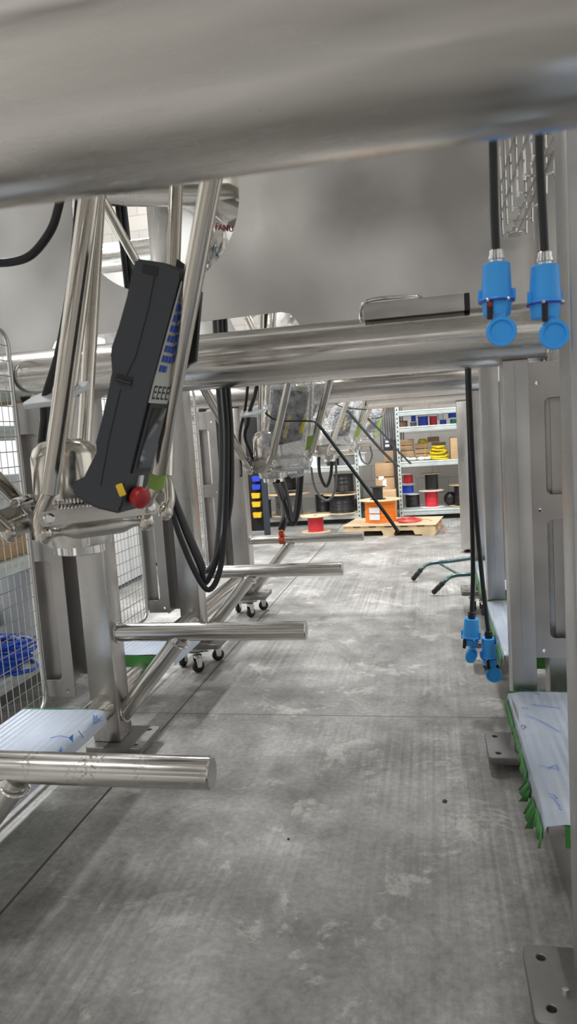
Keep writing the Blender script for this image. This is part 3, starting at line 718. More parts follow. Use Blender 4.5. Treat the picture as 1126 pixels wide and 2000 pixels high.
# ================================================================== CABLES
def cable(name, pts, r, mat, label, cat='cable', group=None, n=6):
    return solo(name, MB().path(pts, r, 12, False, n), mat, label, cat, group)
base_path = [(222,340,2.6),(230,400,2.58),(248,560,2.55),(277,790,2.5),(322,950,2.48),(348,1040,2.48),(382,1120,2.48),(408,1152,2.5),(430,1110,2.52),(441,1000,2.55),(443,850,2.58),(437,760,2.6),(431,640,2.62),(428,560,2.65)]
for i, (dx, dyy, dY, l) in enumerate(((0,0,0,'outermost black cable of the big loop hanging beside the near robot'),(-11,-12,.02,'middle black cable of the big loop hanging beside the near robot'),(12,-20,.05,'innermost black cable of the big loop hanging beside the near robot'))):
    pts = []
    for q, (a, b, Y) in enumerate(base_path):
        t_ = (q-7)/7; sgn = 1 if i != 0 else 0
        ox = dx * (1 if i == 1 else (1 if q < 7 else -.9)); pts.append(onY(a + (ox if i != 1 else -dx*.0 + (9 if q<7 else -9 if q<9 else 8)), b + (dyy if 4 < q < 10 else 0) + (-14 if i==2 and q==7 else 0), Y+dY))
    cable('cable', pts, .0105, M_['cable'] if i != 2 else M_['greycable'], l, group='looping cables by the near robot')
cable('cable', [onY(a,b,1.5) for a,b in ((130,330),(114,405),(98,452),(62,497),(20,512),(-30,513))], .0095, M_['cable'], 'thick black cable curving out of the frame at upper left')
cable('cable', [onY(a,b,Y) for a,b,Y in ((470,930,3.22),(468,850,3.35),(478,800,3.4),(484,745,3.4),(490,650,3.45))], .0075, M_['cable'], 'thin black cable beside the drive shaft of the second robot')
for (o_, l) in ((0,'left black cable running from the second robot hub to the orange tie'),(7,'right black cable running from the second robot hub to the orange tie')):
    cable('cable', [onY(a+o_,b,Y) for a,b,Y in ((535,940,3.3),(548,975,3.6),(552,1010,4.1),(546,1034,4.19))], .011, M_['cable'], l)
for (o_, l) in ((0,'outer grey cable loop beneath the second robot'),(9,'inner grey cable loop beneath the second robot')):
    cable('cable', [onY(a,b+o_*-.8,3.6) for a,b in ((545+o_*.7,938),(556+o_*.8,985),(570+o_*.1,1024),(581-o_*.5,1005),(587-o_*.6,960),(590-o_*.7,915))], .01, M_['greycable'] if o_ else M_['cable'], l)
cable('cable', [onY(a,b,5.3) for a,b in ((607,912),(612,945),(625,970),(640,977),(652,962),(656,930),(655,897))], .009, M_['greycable'], 'wide grey cable loop beneath the third robot')
cable('cable', [onY(a,b,5.3) for a,b in ((622,892),(624,925),(636,950),(645,930),(648,897))], .012, M_['cable'], 'narrow black cable loop beneath the third robot')
cable('cable', [onY(a,b,7.2) for a,b in ((700,876),(706,898),(718,906),(726,890),(722,872))], .009, M_['greycable'], 'grey cable loop beneath the farthest robot')
tx = onY(551,1047,4.24).x
solo('hook_and_loop_strap', MB().cyl((tx-.018,4.24,.46),(tx+.018,4.24,.46),.0305,seg=28).box((tx-.016,4.2,.485),(tx+.016,4.235,.52),.008), M_['orange'], 'orange red strap tying cables to the farthest stub bar', 'strap')

# ================================================================== BLUE CONNECTORS
def connector(top, bottom_dir, label, path, gland, lid_ang, s=1.0, mark=None, roll=0.):
    """plug hanging from its cable: gland, tapered body, flange, lower box, flip lid"""
    d = V(bottom_dir).normalized(); p = V(top)
    loc = p + d*.14*s; p = loc - d*.14       # built full size about its root, then scaled by s
    t = thing('blue_plug', label, 'plug connector', loc, 'blue plug connectors')
    x = V((math.cos(roll), math.sin(roll), 0)); x = (x - d*x.dot(d)).normalized(); y = x.cross(d)
    obj('gland_nut', MB().lathe([(0,.012),(.002,.0145),(.012,.0145),(.013,.0165),(.019,.0165),(.02,.0135),(.028,.0135)], p, d, 12), gland, t)
    def prof(z, w, h):
        w, h = w*1.14, h*1.14
        return [p + d*z + x*(w*math.cos(a))*(1 if abs(math.cos(a))<.8 else .97) + y*(h*math.sin(a)) for a in [i*math.pi/14 for i in range(28)]]
    mb = MB(); rs = []
    for z, w, h in ((.027,.023,.022),(.029,.0245,.0235),(.075,.0268,.026),(.095,.0275,.027),(.096,.031,.03),(.1,.0315,.031)):
        rs.append([mb.bm.verts.new(q) for q in prof(z,w,h)])
    for a, b in zip(rs, rs[1:]): mb.bridge(a, b)
    mb.cap(rs[0], True); mb.cap(rs[-1])
    rm = Matrix((x, y, d)).transposed()
    for sx in (-1, 1):
        q = p + d*.089 + x*.033*sx; mb.box(q-V((.004,.004,.012)), q+V((.004,.004,.012)), .002, rm)
    body = obj('plug_body', mb, M_['blue'], t)
    mb = MB(); rs = [[mb.bm.verts.new(q) for q in prof(z,.0325,.032)] for z in (.1,.103)]
    mb.bridge(*rs); mb.cap(rs[0], True); mb.cap(rs[1]); obj('seal', mb, M_['dblue'], body)
    mb = MB(); rs = [[mb.bm.verts.new(q) for q in prof(z,w,h)] for z,w,h in ((.103,.027,.026),(.128,.025,.025),(.13,.0235,.024))]
    for a, b in zip(rs, rs[1:]): mb.bridge(a, b)
    mb.cap(rs[0], True); mb.cap(rs[-1])
    lower = obj('lower_shell', mb, M_['blue'], t)
    for sx in (-1, 1): obj('screw', MB().lathe([(0,.003),(.003,.003),(.004,.001)], p+d*.1015+x*.02*sx-y*.029, -y, 8), M_['bright'], lower)
    # latch
    q = p + d*.122 - x*.016 - y*.029
    lt = obj('latch', MB().box(q-V((.006,.004,.018)), q+V((.006,.004,.018)), .003, rm), M_['rubber'], t)
    if mark: obj('latch_button', MB().lathe([(0,.005),(.002,.005),(.0025,.003)], q - d*.011 - y*.004, -y, 14), M_['red'], lt, 'red button')
    # lid
    lc = p + d*(.133+.031) + x*.006 - y*.02
    ln = Matrix.Rotation(lid_ang, 3, d) @ (-y)
    mb = MB().lathe([(0,.027),(.001,.0295),(.006,.03),(.009,.0285),(.009,.0225),(.005,.0215),(.005,.001)], lc, ln, 32)
    lu = ln.cross(d).normalized()
    mb.box(lc - d*.03 + ln*.003 - V((.009,.003,.008)), lc - d*.03 + ln*.003 + V((.009,.003,.008)), .002, Matrix((lu, ln, d)).transposed())
    obj('flip_lid', mb, M_['blue'], t)
    obj('cable', MB().path([loc + (V(w)-loc)/s for w in path] + [p + d*.004], .0085, 12, False, 5), M_['cable'], t, 'black cable')
    t.scale = (s, s, s)
    return t
YN = 1.18
k1, k2 = onY(968,488,YN), onY(1063,492,YN)
connector(k1, onY(970,650,YN)-k1, 'left of the two blue plugs at upper right, with a red button on its latch', [onY(960,180,YN), onY(963,330,YN), onY(965,420,YN)], M_['bright'], 0, .765, True)
connector(k2, onY(1064,650,YN)-k2, 'right of the two blue plugs at upper right, beside the near post', [onY(1052,170,YN), onY(1053,300,YN), onY(1058,400,YN)], M_['bright'], .2, .765, None, .35)
YF = 2.72
def pos(px, py, Y=YF): return onY(px, py, Y)
q1, q2 = pos(921,1194), pos(953,1232)
connector(q1, pos(918,1262)-q1, 'left of the two low blue plugs hanging over the aisle floor', [pos(911,620,2.5), pos(912,720,2.52), pos(918,900,2.6), pos(923,1100,2.7)], M_['rubber'], -1.1, 1, None, -.3)
connector(q2, pos(957,1300)-q2, 'right of the two low blue plugs, in front of a castor', [pos(914,620,2.49), pos(915,730,2.51), pos(926,960,2.6), pos(941,1130,2.7)], M_['rubber'], .3, 1, None, .2)

# ================================================================== WIRE CABLE TRAY
tr = thing('wire_cable_tray', 'bent wire mesh cable tray behind the upper blue plugs', 'cable tray', (.28,2.2,1.6))
wires = MB(); rw = .0036
ys = [2.31-i*.125 for i in range(8)]; z0 = 1.655
for i, y in enumerate(ys):
    wires.path([(.236,y,z0+.35),(.236,y,z0+.02),(.24,y,z0+.005),(.256,y,z0),(.286,y,z0),(.3,y,z0+.005),(.305,y,z0+.02),(.305,y,z0+.35)], rw, 6, False, 3)
for xx, zz in ((.236,z0+.06),(.236,z0+.14),(.262,z0-.004),(.28,z0-.004),(.309,z0+.06),(.309,z0+.14),(.236,z0+.25),(.309,z0+.25)):
    wires.cyl((xx,1.39,zz),(xx,2.34,zz),rw,seg=6)
obj('tray_wires', wires, M_['bright'], tr)
clip = obj('mount_clip', MB().box((.255,2.28,z0-.01),(.29,2.33,z0-.003),.001).cyl((.272,2.3,z0-.003),(.272,2.3,z0+.004),.008,seg=6), M_['bright'], tr)

# ================================================================== GUARD DOORS
def mesh_door(y0, y1, z0, z1, x, label):
    t = thing('mesh_guard_door', label, 'guard door', (x, (y0+y1)/2, z0), 'wire mesh guard doors')
    r = .05; pts = []
    for cy, cz, a0 in ((y1-r,z1-r,0),(y0+r,z1-r,90),(y0+r,z0+r,180),(y1-r,z0+r,270)):
        for i in range(5): a = math.radians(a0+22.5*i); pts.append(V((x, cy+r*math.cos(a), cz+r*math.sin(a))))
    obj('door_frame', MB().path(pts, .008, 12, True, 0), M_['wire'], t)
    w = MB(); n = int((y1-y0)/.036)
    for i in range(1, n): w.cyl((x, y0+(y1-y0)*i/n, z0+.004), (x, y0+(y1-y0)*i/n, z1-.004), .0013, seg=5)
    n = int((z1-z0)/.05)
    for i in range(1, n): w.cyl((x+.002, y0+.004, z0+(z1-z0)*i/n), (x+.002, y1-.004, z0+(z1-z0)*i/n), .0015, seg=5)
    obj('wire_mesh', w, M_['wire'], t)
    return t
mesh_door(1.36, 2.2, .2, 1.5, -1.365, 'wire mesh guard door at far left, in front of the blue hose')
mesh_door(2.42, 3.14, .27, 1.4, -1.365, 'wire mesh guard door between the first and second left posts')
mesh_door(3.36, 4.1, .3, 1.4, -1.365, 'wire mesh guard door behind the second left post')

# ================================================================== WALKWAYS
def walkway(x0, x1, y0, y1, zt, aisle, label, flaps=()):
    """film-covered tread; aisle = +1 if the aisle side is +x"""
    t = thing('walkway_plate', label, 'walkway', ((x0+x1)/2, (y0+y1)/2, zt-.06), 'film covered walkway plates')
    mb = MB(); nx, ny = 14, 22
    xa = x1 if aisle > 0 else x0
    prof = []
    L = x1-x0
    for i in range(nx+1):
        u = i/nx; xx = x0+L*u
        edge = abs(xx-xa); drop = 0
        if edge < .02: drop = .004*(1-edge/.02)
        prof.append((xx, zt-drop))
    sgn = 1 if aisle > 0 else -1
    extra = [(xa+sgn*.006, zt-.018), (xa+sgn*.007, zt-.045)]
    prof = prof + extra if aisle > 0 else extra[::-1] + prof
    g = []
    for j_ in range(ny+1):
        yy = y0+(y1-y0)*j_/ny; row = []
        for xx, zz in prof:
            wv = .0016*noise.noise(V((xx*9,yy*5,zt*3))) 
            row.append(mb.bm.verts.new((xx+wv, yy + (.004*noise.noise(V((xx*20,3,zt))) if j_ in (0,ny) else 0), zz+wv*1.5)))
        g.append(row)
    for a, b in zip(g, g[1:]):
        for i in range(len(a)-1): mb.bm.faces.new((a[i],a[i+1],b[i+1],b[i]))
    obj('film_cover', mb, M_['film'], t, 'bluish white protective film', 60)
    obj('tread', MB().box((x0+.002,y0+.004,zt-.028),(x1-.002,y1-.004,zt-.004),.002), M_['plate'], t)
    tp_ = MB(); 
    # tape along near end, far end and aisle side (torn)
    xt0, xt1 = (x0, x1)
    tp_.box((xt0,y1-.002,zt-.03),(xt1,y1+.001,zt+.0015)); tp_.box((xt0 if aisle>0 else xt0+.035,y0-.002,zt-.05),(xt1-.05 if aisle>0 else xt1,y0+.001,zt-.004))
    obj('end_tape', tp_, M_['greentape'], t, 'green masking tape')
    if flaps:
        fl = MB()
        xs = xa+sgn*.009
        for (a, b, lo, wob) in flaps:
            n = 8; top = []; bot = []
            for i in range(n+1):
                yy = a+(b-a)*i/n; top.append(V((xs, yy, zt-.012-.012*abs(wob)))); bot.append(V((xs+sgn*(.004+wob*.02*math.sin(i*1.7)), yy+wob*.03, zt-lo-.006*math.sin(i*2.3))))
            va = [fl.bm.verts.new(v) for v in top]; vb = [fl.bm.verts.new(v) for v in bot]
            for i in range(n): fl.bm.faces.new((va[i],va[i+1],vb[i+1],vb[i]))
        fo = obj('edge_tape', fl, M_['greentape'], t, 'torn green tape along the aisle edge')
        sm = fo.modifiers.new('solid', 'SOLIDIFY'); sm.thickness = .0008
    # support legs under the tread
    lg = MB()
    for xx in (x0+.06, x1-.06): lg.box((xx-.02,y0+.1,.0),(xx+.02,y0+.14,zt-.05)).box((xx-.02,y1-.14,.0),(xx+.02,y1-.1,zt-.05))
    return t
wR = walkway(.202, .72, 1.47, 2.225, .26, -1, 'film covered walkway plate at lower right with torn green tape', [(2.0,2.22,.045,0),(1.86,1.99,.03,.1),(1.72,1.85,.05,.25),(1.66,1.71,.07,1.),(1.57,1.63,.085,.9),(1.475,1.56,.062,.2)])
obj('kick_panel', MB().box((.262,1.47,.0),(.266,2.18,.21)), M_['plate'], wR)
obj('kick_panel', MB().box((.302,1.46,.0),(.72,1.464,.21)), M_['plate'], wR)
walkway(.213, .72, 2.44, 3.2, .31, -1, 'film covered walkway plate on the right beside the low blue plugs', [(2.45,2.62,.05,.1),(2.7,3.15,.04,.15)])
walkway(.213, .72, 3.4, 4.15, .31, -1, 'film covered walkway plate on the right, farthest down the aisle', [(3.42,3.6,.05,.2),(3.62,4.1,.045,.1)])
walkway(.225, .72, .5, 1.195, .26, -1, 'film covered walkway corner with blue print at the lower right edge of view', [(1.0,1.19,.06,.2)])
wL = walkway(-1.345, -1.062, 1.36, 2.035, .262, 1, 'film covered walkway plate at lower left behind the nearest stub bar')
walkway(-1.345, -1.04, 2.6, 2.93, .26, 1, 'film covered walkway plate on the left behind the first post')
for w_ in [o for o in bpy.data.objects if o.name.startswith('walkway_plate')]:
    pass
# blue print on films
def scribble(parent, zt, strokes):
    for s in strokes: obj('blue_print', MB().path([onZ(a,b,zt+.003) for a,b in s], .0012, 5, False, 3, .0004), M_['blueink'], parent, 'blue printing')
scribble(wR, .26, [[(1015,1346),(1035,1350),(1055,1356)],[(1035,1375),(1060,1378),(1093,1383)],[(1025,1395),(1055,1408),(1085,1425),(1095,1430)],[(1050,1495),(1070,1498),(1085,1502)],[(1070,1500),(1085,1494),(1090,1505)],[(1075,1555),(1085,1565),(1094,1575)],[(1068,1550),(1080,1552),(1088,1560)],[(1090,1578),(1097,1582)]])
for s in ([(1016,1419),(1022,1416),(1026,1420),(1020,1423)],[(1018,1382),(1030,1384)]): obj('pen_mark', MB().path([onZ(a,b,.263) for a,b in s], .0012, 5, False, 3, .0004), M_['ink'], wR)
def side_text(parent, s, px, py, size, ang, x):
    p = onX(px, py, x); m = Matrix(((0,0,1,0),(1,0,0,0),(0,1,0,0),(0,0,0,1))); 
    mt = Matrix.Translation(p) @ m @ Matrix.Rotation(ang,4,'Z')
    return obj('handwriting', PM(text(s, size, mt)), M_['blueink'], parent, 'blue handwriting')
side_text(wL, 'Bot', 186, 1401, .022, -.2, -1.05); side_text(wL, 'ASEM C', 190, 1408, .018, -.2, -1.05)
ar = MB(); ax_ = -1.052
ar.prism([onX(a,b,ax_) for a,b in ((134,1441),(142,1434),(142,1450))], (.001,0,0)); ar.path([onX(135,1441,ax_), onZ(118,1437,.265), onZ(98,1441,.265)], .001, 5, False, 0)
for k in range(8):
    a = k*math.pi/4; p = onX(118,1467,ax_); ar.path([p, p+V((.001,math.cos(a)*.016,math.sin(a)*.012))], .001, 5, False, 0)
ar.path([onX(153,1427,ax_), onX(163,1441,ax_)], .0012, 5, False, 0)
obj('blue_print', ar, M_['blueink'], wL, 'blue printed arrow and star')

# ================================================================== FLOOR: hand truck, chips
ht = thing('hand_truck', 'dark green hand truck lying on the floor, handles towards the aisle', 'hand truck', (.1,4.9,0))
hA = [onZ(812,1124,.045), onZ(822,1112,.09), onZ(838,1101,.12), onZ(880,1096,.13), onZ(935,1088,.13)]
hB = [onZ(853,1150,.045), onZ(866,1137,.09), onZ(884,1125,.12), onZ(925,1121,.13), onZ(975,1116,.13)]
obj('handle_tube', MB().path(hA, .013, 12), M_['truck'], ht); obj('handle_tube', MB().path(hB, .013, 12), M_['truck'], ht)
obj('cross_brace', MB().cyl(onZ(858,1101,.12), onZ(895,1122,.12), .008, seg=10), M_['truck'], ht)
for h in (hA, hB):
    d = (h[0]-h[1]).normalized(); obj('grip', MB().lathe([(0,.015),(.01,.018),(.03,.016),(.05,.018),(.07,.016),(.09,.018),(.1,.014)], h[0]-d*.06, d, 14), M_['rubber'], ht, 'black rubber grip')
hc = V((.62,4.95,.13))
obj('frame_rail', MB().cyl(hA[-1], hA[-1]+V((.6,.1,-.02)), .013, seg=12).cyl(hB[-1], hB[-1]+V((.55,.15,-.02)), .013, seg=12), M_['truck'], ht)
for pp in (hA[-1]+V((.55,.25,-.03)), hB[-1]+V((.5,-.05,-.03))): obj('wheel', MB().lathe([(0,.06),(.005,.1),(.05,.1),(.055,.06)], V((pp.x,pp.y,.1)), (0,1,0), 24), M_['rubber'], ht)
solo('debris_chip', MB().lathe([(0,.004),(.003,.008),(.007,.003)], onZ(868,1566,0), (0,0,1), 6), M_['rubber'], 'small dark chip lying on the concrete, right of the aisle centre', 'debris', angle=5)
solo('debris_chip', MB().lathe([(0,.002),(.002,.004),(.004,.002)], onZ(563,1640,0), (0,0,1), 6), M_['rubber'], 'tiny dark speck on the concrete near the centre of the foreground', 'debris', angle=5)
bl = onZ(1104,1942,.05)
solo('bolt', MB().cyl(bl-V((0,0,.0)), bl+V((0,0,.012)), .007, seg=6), M_['bright'], 'bright hex bolt on the nearest right base plate', 'bolt')

# ================================================================== BACK SHELVING
RA = .05
def rack(name, x0, x1, y, depth, levels, ztop, label, upr_mat, rot):
    t = thing('storage_rack', label, 'shelving', (x0, y, 0))
    ca, sa = math.cos(rot), math.sin(rot)
    def W(u, v, z): return V((x0 + u*ca - v*sa, y + u*sa + v*ca, z))
    L = x1-x0; rm = Matrix.Rotation(rot, 3, 'Z')
    for u in (0, L):
        for v in (0, depth):
            c = W(u, v, ztop/2); mb = MB().box(c-V((.02,.02,ztop/2)), c+V((.02,.02,ztop/2)), .002, rm)
            o = obj('upright', mb, upr_mat, t)
            if v == 0:
                hl = MB()
                for i in range(int(ztop/.05)):
                    q = W(u, -.021, .04+i*.05); hl.box(q-V((.006,.0008,.011)), q+V((.006,.0008,.011)), 0, rm)
                obj('slot_row', hl, M_['pendant_dark'], o)
    for z in levels:
        c = W(L/2, .0, z-.02); obj('beam', MB().box(c-V((L/2,.015,.04)), c+V((L/2,.015,.02)), .003, rm).box(c-V((L/2,.022,-.006)), c+V((L/2,-.0,.016)), .002, rm), M_['galv'], t)
        c = W(L/2, depth, z-.02); obj('beam', MB().box(c-V((L/2,.015,.04)), c+V((L/2,.015,.02)), .003, rm), M_['galv'], t)
        c = W(L/2, depth/2, z-.008); obj('shelf_deck', MB().box(c-V((L/2-.02,depth/2-.015,.006)), c+V((L/2-.02,depth/2-.015,.006)), 0, rm), M_['galv'], t)
    return t
rack('r', -.375, 1.5, 8.42, .6, (.117,.685,1.09,1.275), 1.9, 'grey steel shelving on the right at the back, loaded with spools and boxes', M_['galv'], .03)
rack('l', -2.35, -.86, 8.30, .6, (.117,.685,1.24), 1.9, 'grey steel shelving on the left at the back, with big black cable reels', M_['galv'], .03)
SZ = {'lo': .135, 'mid': .70, 'hi': 1.105}
def spool(px, yb, yt, wf, wc, wire, Y, label, flange='wood', name='wire_spool', zb=None, group=None, tilt=0):
    """reel standing on end, measured by its outline in the photo"""
    b = onY(px, yb, Y); tp_ = onY(px, yt, Y); s = (b - CAM).length / F_PX
    h = (tp_.z - b.z); zb = b.z if zb is None else zb
    rf = wf*s/2; rc = wc*s/2
    t = thing(name, label, 'spool', (b.x, b.y, zb), group)
    ft = .008 if rf > .06 else .004
    obj('lower_flange', MB().lathe([(0,rf-.001),(.001,rf),(ft-.001,rf),(ft,rf-.001)], (b.x,b.y,zb), (0,0,1), 36), M_[flange], t)
    up_ = MB().lathe([(0,rf-.001),(.001,rf),(ft-.001,rf),(ft,rf-.001)], (b.x,b.y,zb+h-ft), (0,0,1), 36)
    uo = obj('upper_flange', up_, M_[flange], t)
    obj('bore', MB().cyl((b.x,b.y,zb+h-.002), (b.x,b.y,zb+h+.0008), rf*.14, seg=16), M_['pendant_dark'], uo)
    n = max(5, int((h-2*ft)/.016)); prof = [(0,rc*.96)]
    for i in range(n):
        z_ = (h-2*ft)*(i+.5)/n; d_ = (h-2*ft)/n
        prof += [(z_-d_*.45, rc*.975), (z_, rc*(1+.012*random.uniform(-1,1))), (z_+d_*.45, rc*.975)]
    prof.append((h-2*ft, rc*.96))
    obj('winding', MB().lathe(prof, (b.x,b.y,zb+ft), (0,0,1), 36), M_[wire], t)
    return t
YR = 8.68
# right unit, lower shelf
spool(806,992,965,30,27,'wblack',YR,'black wire spool at the bottom of the left stack on the lower right shelf','wwhite',zb=.119)
spool(796,964,946,28,23,'wblue',YR,'blue wire spool between a red and a black one in a stack','wwhite')
spool(797,945,925,26,18,'wred',YR,'small red wire spool on top of the stack of three','wwhite')
spool(843,993,960,48,25,'wred',YR-.02,'red wire reel standing below a black reel on the lower right shelf','wwhite',zb=.119)
spool(843,957,924,40,25,'wblack',YR-.02,'black wire reel standing on top of the red reel','wood')
spool(907,991,949,56,38,'wblack',YR-.02,'large black cable reel with plywood flanges at the right end of the shelf','wood',zb=.119)
yl = onY(912,941,YR+.2)
solo('yellow_case', MB().box(yl-V((.1,.05,.02)), yl+V((.12,.05,.025)),.008), M_['wyellow'], 'yellow case lying behind the big black reel', 'case')
bgp = onY(880,985,YR+.05)
solo('black_bag', MB().sphere(bgp+V((0,0,.07)), .085, 14, (1,.8,1)), M_['wblack'], 'black lumpy bag between the red reel and the big black reel', 'bag')
# right unit, third shelf: small spools
YT = 8.66
for args in ((788,835,822,18,15,'wbrown','brown wire spool at the left end of the upper shelf','wblack'),(807,835,825,13,12,'wgrey','small grey spool beneath a blue one on the upper shelf','wblack'),(807,824,810,13,9,'wblue','small blue spool standing on a grey one','wwhite'),
             (826,834,813,21,19,'wblue','large blue wire spool left of the red one on the upper shelf','wblue'),(846,832,812,17,14,'wred','red wire spool standing on the upper shelf','wwhite'),
             (865,830,820,15,12,'wblue','blue spool under the white twine spool','wblue'),(860,820,806,14,12,'wwhite','white twine spool perched on a blue one','wwhite'),
             (886,829,818,15,14,'wgreen','teal green wire spool on the upper shelf','wwhite'),(884,817,804,20,18,'wblue','dark blue spool standing on the teal one','wwhite'),(907,828,809,16,15,'wblack','black spool at the right end of the upper shelf','wblack')):
    spool(*args[:6], YT, args[6], args[7], group='small spools on the upper shelf')
# right unit, middle shelf: boxes
def carton(px0, py0, px1, py1, Y, dep, label, mat='card', group=None, open_=False, name='cardboard_box', z0=None):
    a = onY(px0, py1, Y); b = onY(px1, py0, Y)
    lo = V((a.x, Y, a.z if z0 is None else z0)); hi = V((b.x, Y+dep, b.z))
    t = thing(name, label, 'box', ((lo.x+hi.x)/2, Y+dep/2, lo.z), group)
    obj('carton', MB().box(lo, hi, .003), M_[mat], t)
    obj('flap_seam', MB().box((lo.x+.004, Y-.0008, (lo.z+hi.z)/2-.001),(hi.x-.004,Y+.001,(lo.z+hi.z)/2+.001)), M_['darkcard'], t)
    return t
YB = 8.6
for i, (x0, yy0, x1, yy1, l) in enumerate(((780,858,806,870,'top box of the left stack of flat cartons'),(781,870,806,880,'middle box of the left stack of flat cartons'),(783,880,808,893,'bottom box of the left stack of flat cartons'),
        (809,866,836,876,'top box of the right stack of flat cartons'),(810,876,836,886,'middle box of the right stack of flat cartons'),(811,886,838,892,'bottom box of the right stack of flat cartons'),
        (834,853,857,864,'flat carton lying highest, behind the yellow cable coil'),(843,864,870,874,'carton just beneath the highest flat one'),(843,874,868,888,'carton partly hidden by the yellow cable coil'))):
    carton(x0, yy0, x1, yy1, YB+(.1 if i > 5 else 0), .25, l, 'card' if i < 6 else 'darkcard', 'flat cartons on the middle shelf')
bxo = carton(880,853,919,893, 8.46, .36, 'big open cardboard box at the right end of the middle shelf', z0=.688)
a = onY(880,853,8.46)
obj('open_flap', MB().prism([onY(880,854,8.47), onY(880,854,8.7), onY(864,843,8.75), onY(864,843,8.45)], (.002,0,-.003)), M_['card'], bxo)
cc = onY(856,886,8.5)
mb = MB()
for i in range(11): mb.torus((cc.x+random.uniform(-.01,.01), 8.58+random.uniform(-.02,.02), .70+i*.014), random.uniform(.075,.12)-i*.003, .0085, 22, 7, (random.uniform(-.15,.15),random.uniform(-.3,0),1), .004)
solo('yellow_cable_coil', mb, M_['wyellow'], 'coil of yellow cable in front of the cartons on the middle shelf', 'cable coil')
mb = MB(); c2 = onY(824,862,8.62)
for i in range(5): mb.torus((c2.x,8.72,c2.z-.012+i*.008), .05-.003*i, .006, 18, 6, (0,-.1,1), .003)
mb.path([c2+V((.03,.05,.01)), c2+V((.035,-.035,-.01)), c2+V((.03,-.04,-.1)), c2+V((.025,-.04,-.19))], .003, 6)
solo('cord_coil', mb, M_['wyellow'], 'small coil of yellow cord lying on the right stack of flat cartons', 'cable coil')
bgw = MB()
for px, w in ((792,.07),(806,.05),(822,.06),(835,.05)): p = onY(px,893,8.46); bgw.sphere((p.x,8.5,.712), w*.75, 14, (1.1,.7,.45))
solo('white_cloth', bgw, simple('white_cloth', (.78,.75,.68), .8, bump=.6, bscale=25), 'crumpled white cloth along the front of the middle shelf', 'cloth')
# left unit
YL = 8.58
spool(516,1006,972,30,29,'wblack',8.3,'shrink wrapped black reel at the left end of the lower left shelf','wblack',zb=.119)
spool(565,1000,958,86,54,'wgrey',YL-.1,'large grey cable reel with a plywood top on the lower left shelf','wood',zb=.119)
spool(633,994,957,36,34,'wblack',YL+.05,'black cable reel between the grey one and the large black one','wood',zb=.119)
spool(668,999,962,70,50,'wblack',YL-.12,'large black cable reel carrying another black reel','wood',zb=.119)
spool(672,959,926,42,38,'wblack',YL-.1,'black cable reel standing on the large black reel','wblack')
spool(709,990,967,34,33,'wblack',YL+.05,'flat black reel at the right end of the lower left shelf','wblack',zb=.119)
spool(560,956,926,48,40,'wblack',YL+.05,'dark reel standing on the grey cable reel','wblack')
spool(678,911,887,36,32,'wgrey',YL,'grey cable reel on the middle left shelf behind the third robot','wood')
spool(612,913,885,18,17,'wwhite',YL,'pale reel at the left of the middle left shelf','darkcard')
spool(705,909,884,24,17,'wwhite',YL,'white ribbed spool at the right end of the middle left shelf','wwhite')
spool(650,912,890,28,24,'wblack',YL+.05,'black reel left of the grey one on the middle left shelf','wblack')
# between the units: cartons, hanging cable coils, electrical box
YC = 8.55
carton(733,904,767,932,YC,.3,'upper half of the cardboard box stack between the two shelving units','card',name='cardboard_box')
ct = carton(735,932,769,983,YC,.3,'tall taped cardboard box with white labels between the shelving units','card',z0=0)
for (x0,yy0,x1,yy1) in ((739,930,749,938),(747,936,754,950)):
    a = onY(x0,yy1,YC-.002); b = onY(x1,yy0,YC-.002); obj('paper_label', MB().box((a.x,YC-.0025,a.z),(b.x,YC-.001,b.z)), M_['label'], ct, 'white paper label')
carton(748,958,772,1001,YC+.02-.3,.25,'lower cardboard box half hidden behind the orange reel','card',z0=0)
carton(750,880,772,902,YC+.05,.2,'brown carton below the hanging cables between the shelving units','darkcard')
cl = MB()
for i in range(9):
    x = -.58+i*.026; cl.path([(x,8.75-.01*i,1.35),(x-.01,8.72,1.1),(x+random.uniform(-.02,.02),8.7,.85),(x+.03,8.7,.75+random.uniform(-.1,.1)),(x+.05,8.72,.9),(x+.04,8.75,1.35)], .008, 7)
solo('hanging_cable_bundle', cl, M_['greycable'], 'bundle of dark cables hanging between the two shelving units', 'cable bundle')
cl = MB()
for i in range(5):
    x = -.44+i*.014; cl.path([(x,8.5,.95),(x+.01,8.46,.6),(x+.02,8.47,.3),(x+.0,8.5,.12)], .006, 6)
solo('hanging_cable_bundle', cl, M_['cable'], 'thin dark cables running down the right shelving upright', 'cable bundle')
eb = onY(756,868,8.7)
ebt = thing('electrical_box', 'dark electrical socket box hanging among the cables', 'electrical box', eb)
obj('box_shell', MB().box(eb-V((.05,.03,.07)), eb+V((.05,.03,.07)), .006), M_['darkrack'], ebt); obj('socket_face', MB().box(eb+V((-.025,-.034,-.03)), eb+V((.025,-.03,.0)), .002).box(eb+V((-.02,-.034,.02)), eb+V((.02,-.03,.045)), .002), M_['label'], ebt)
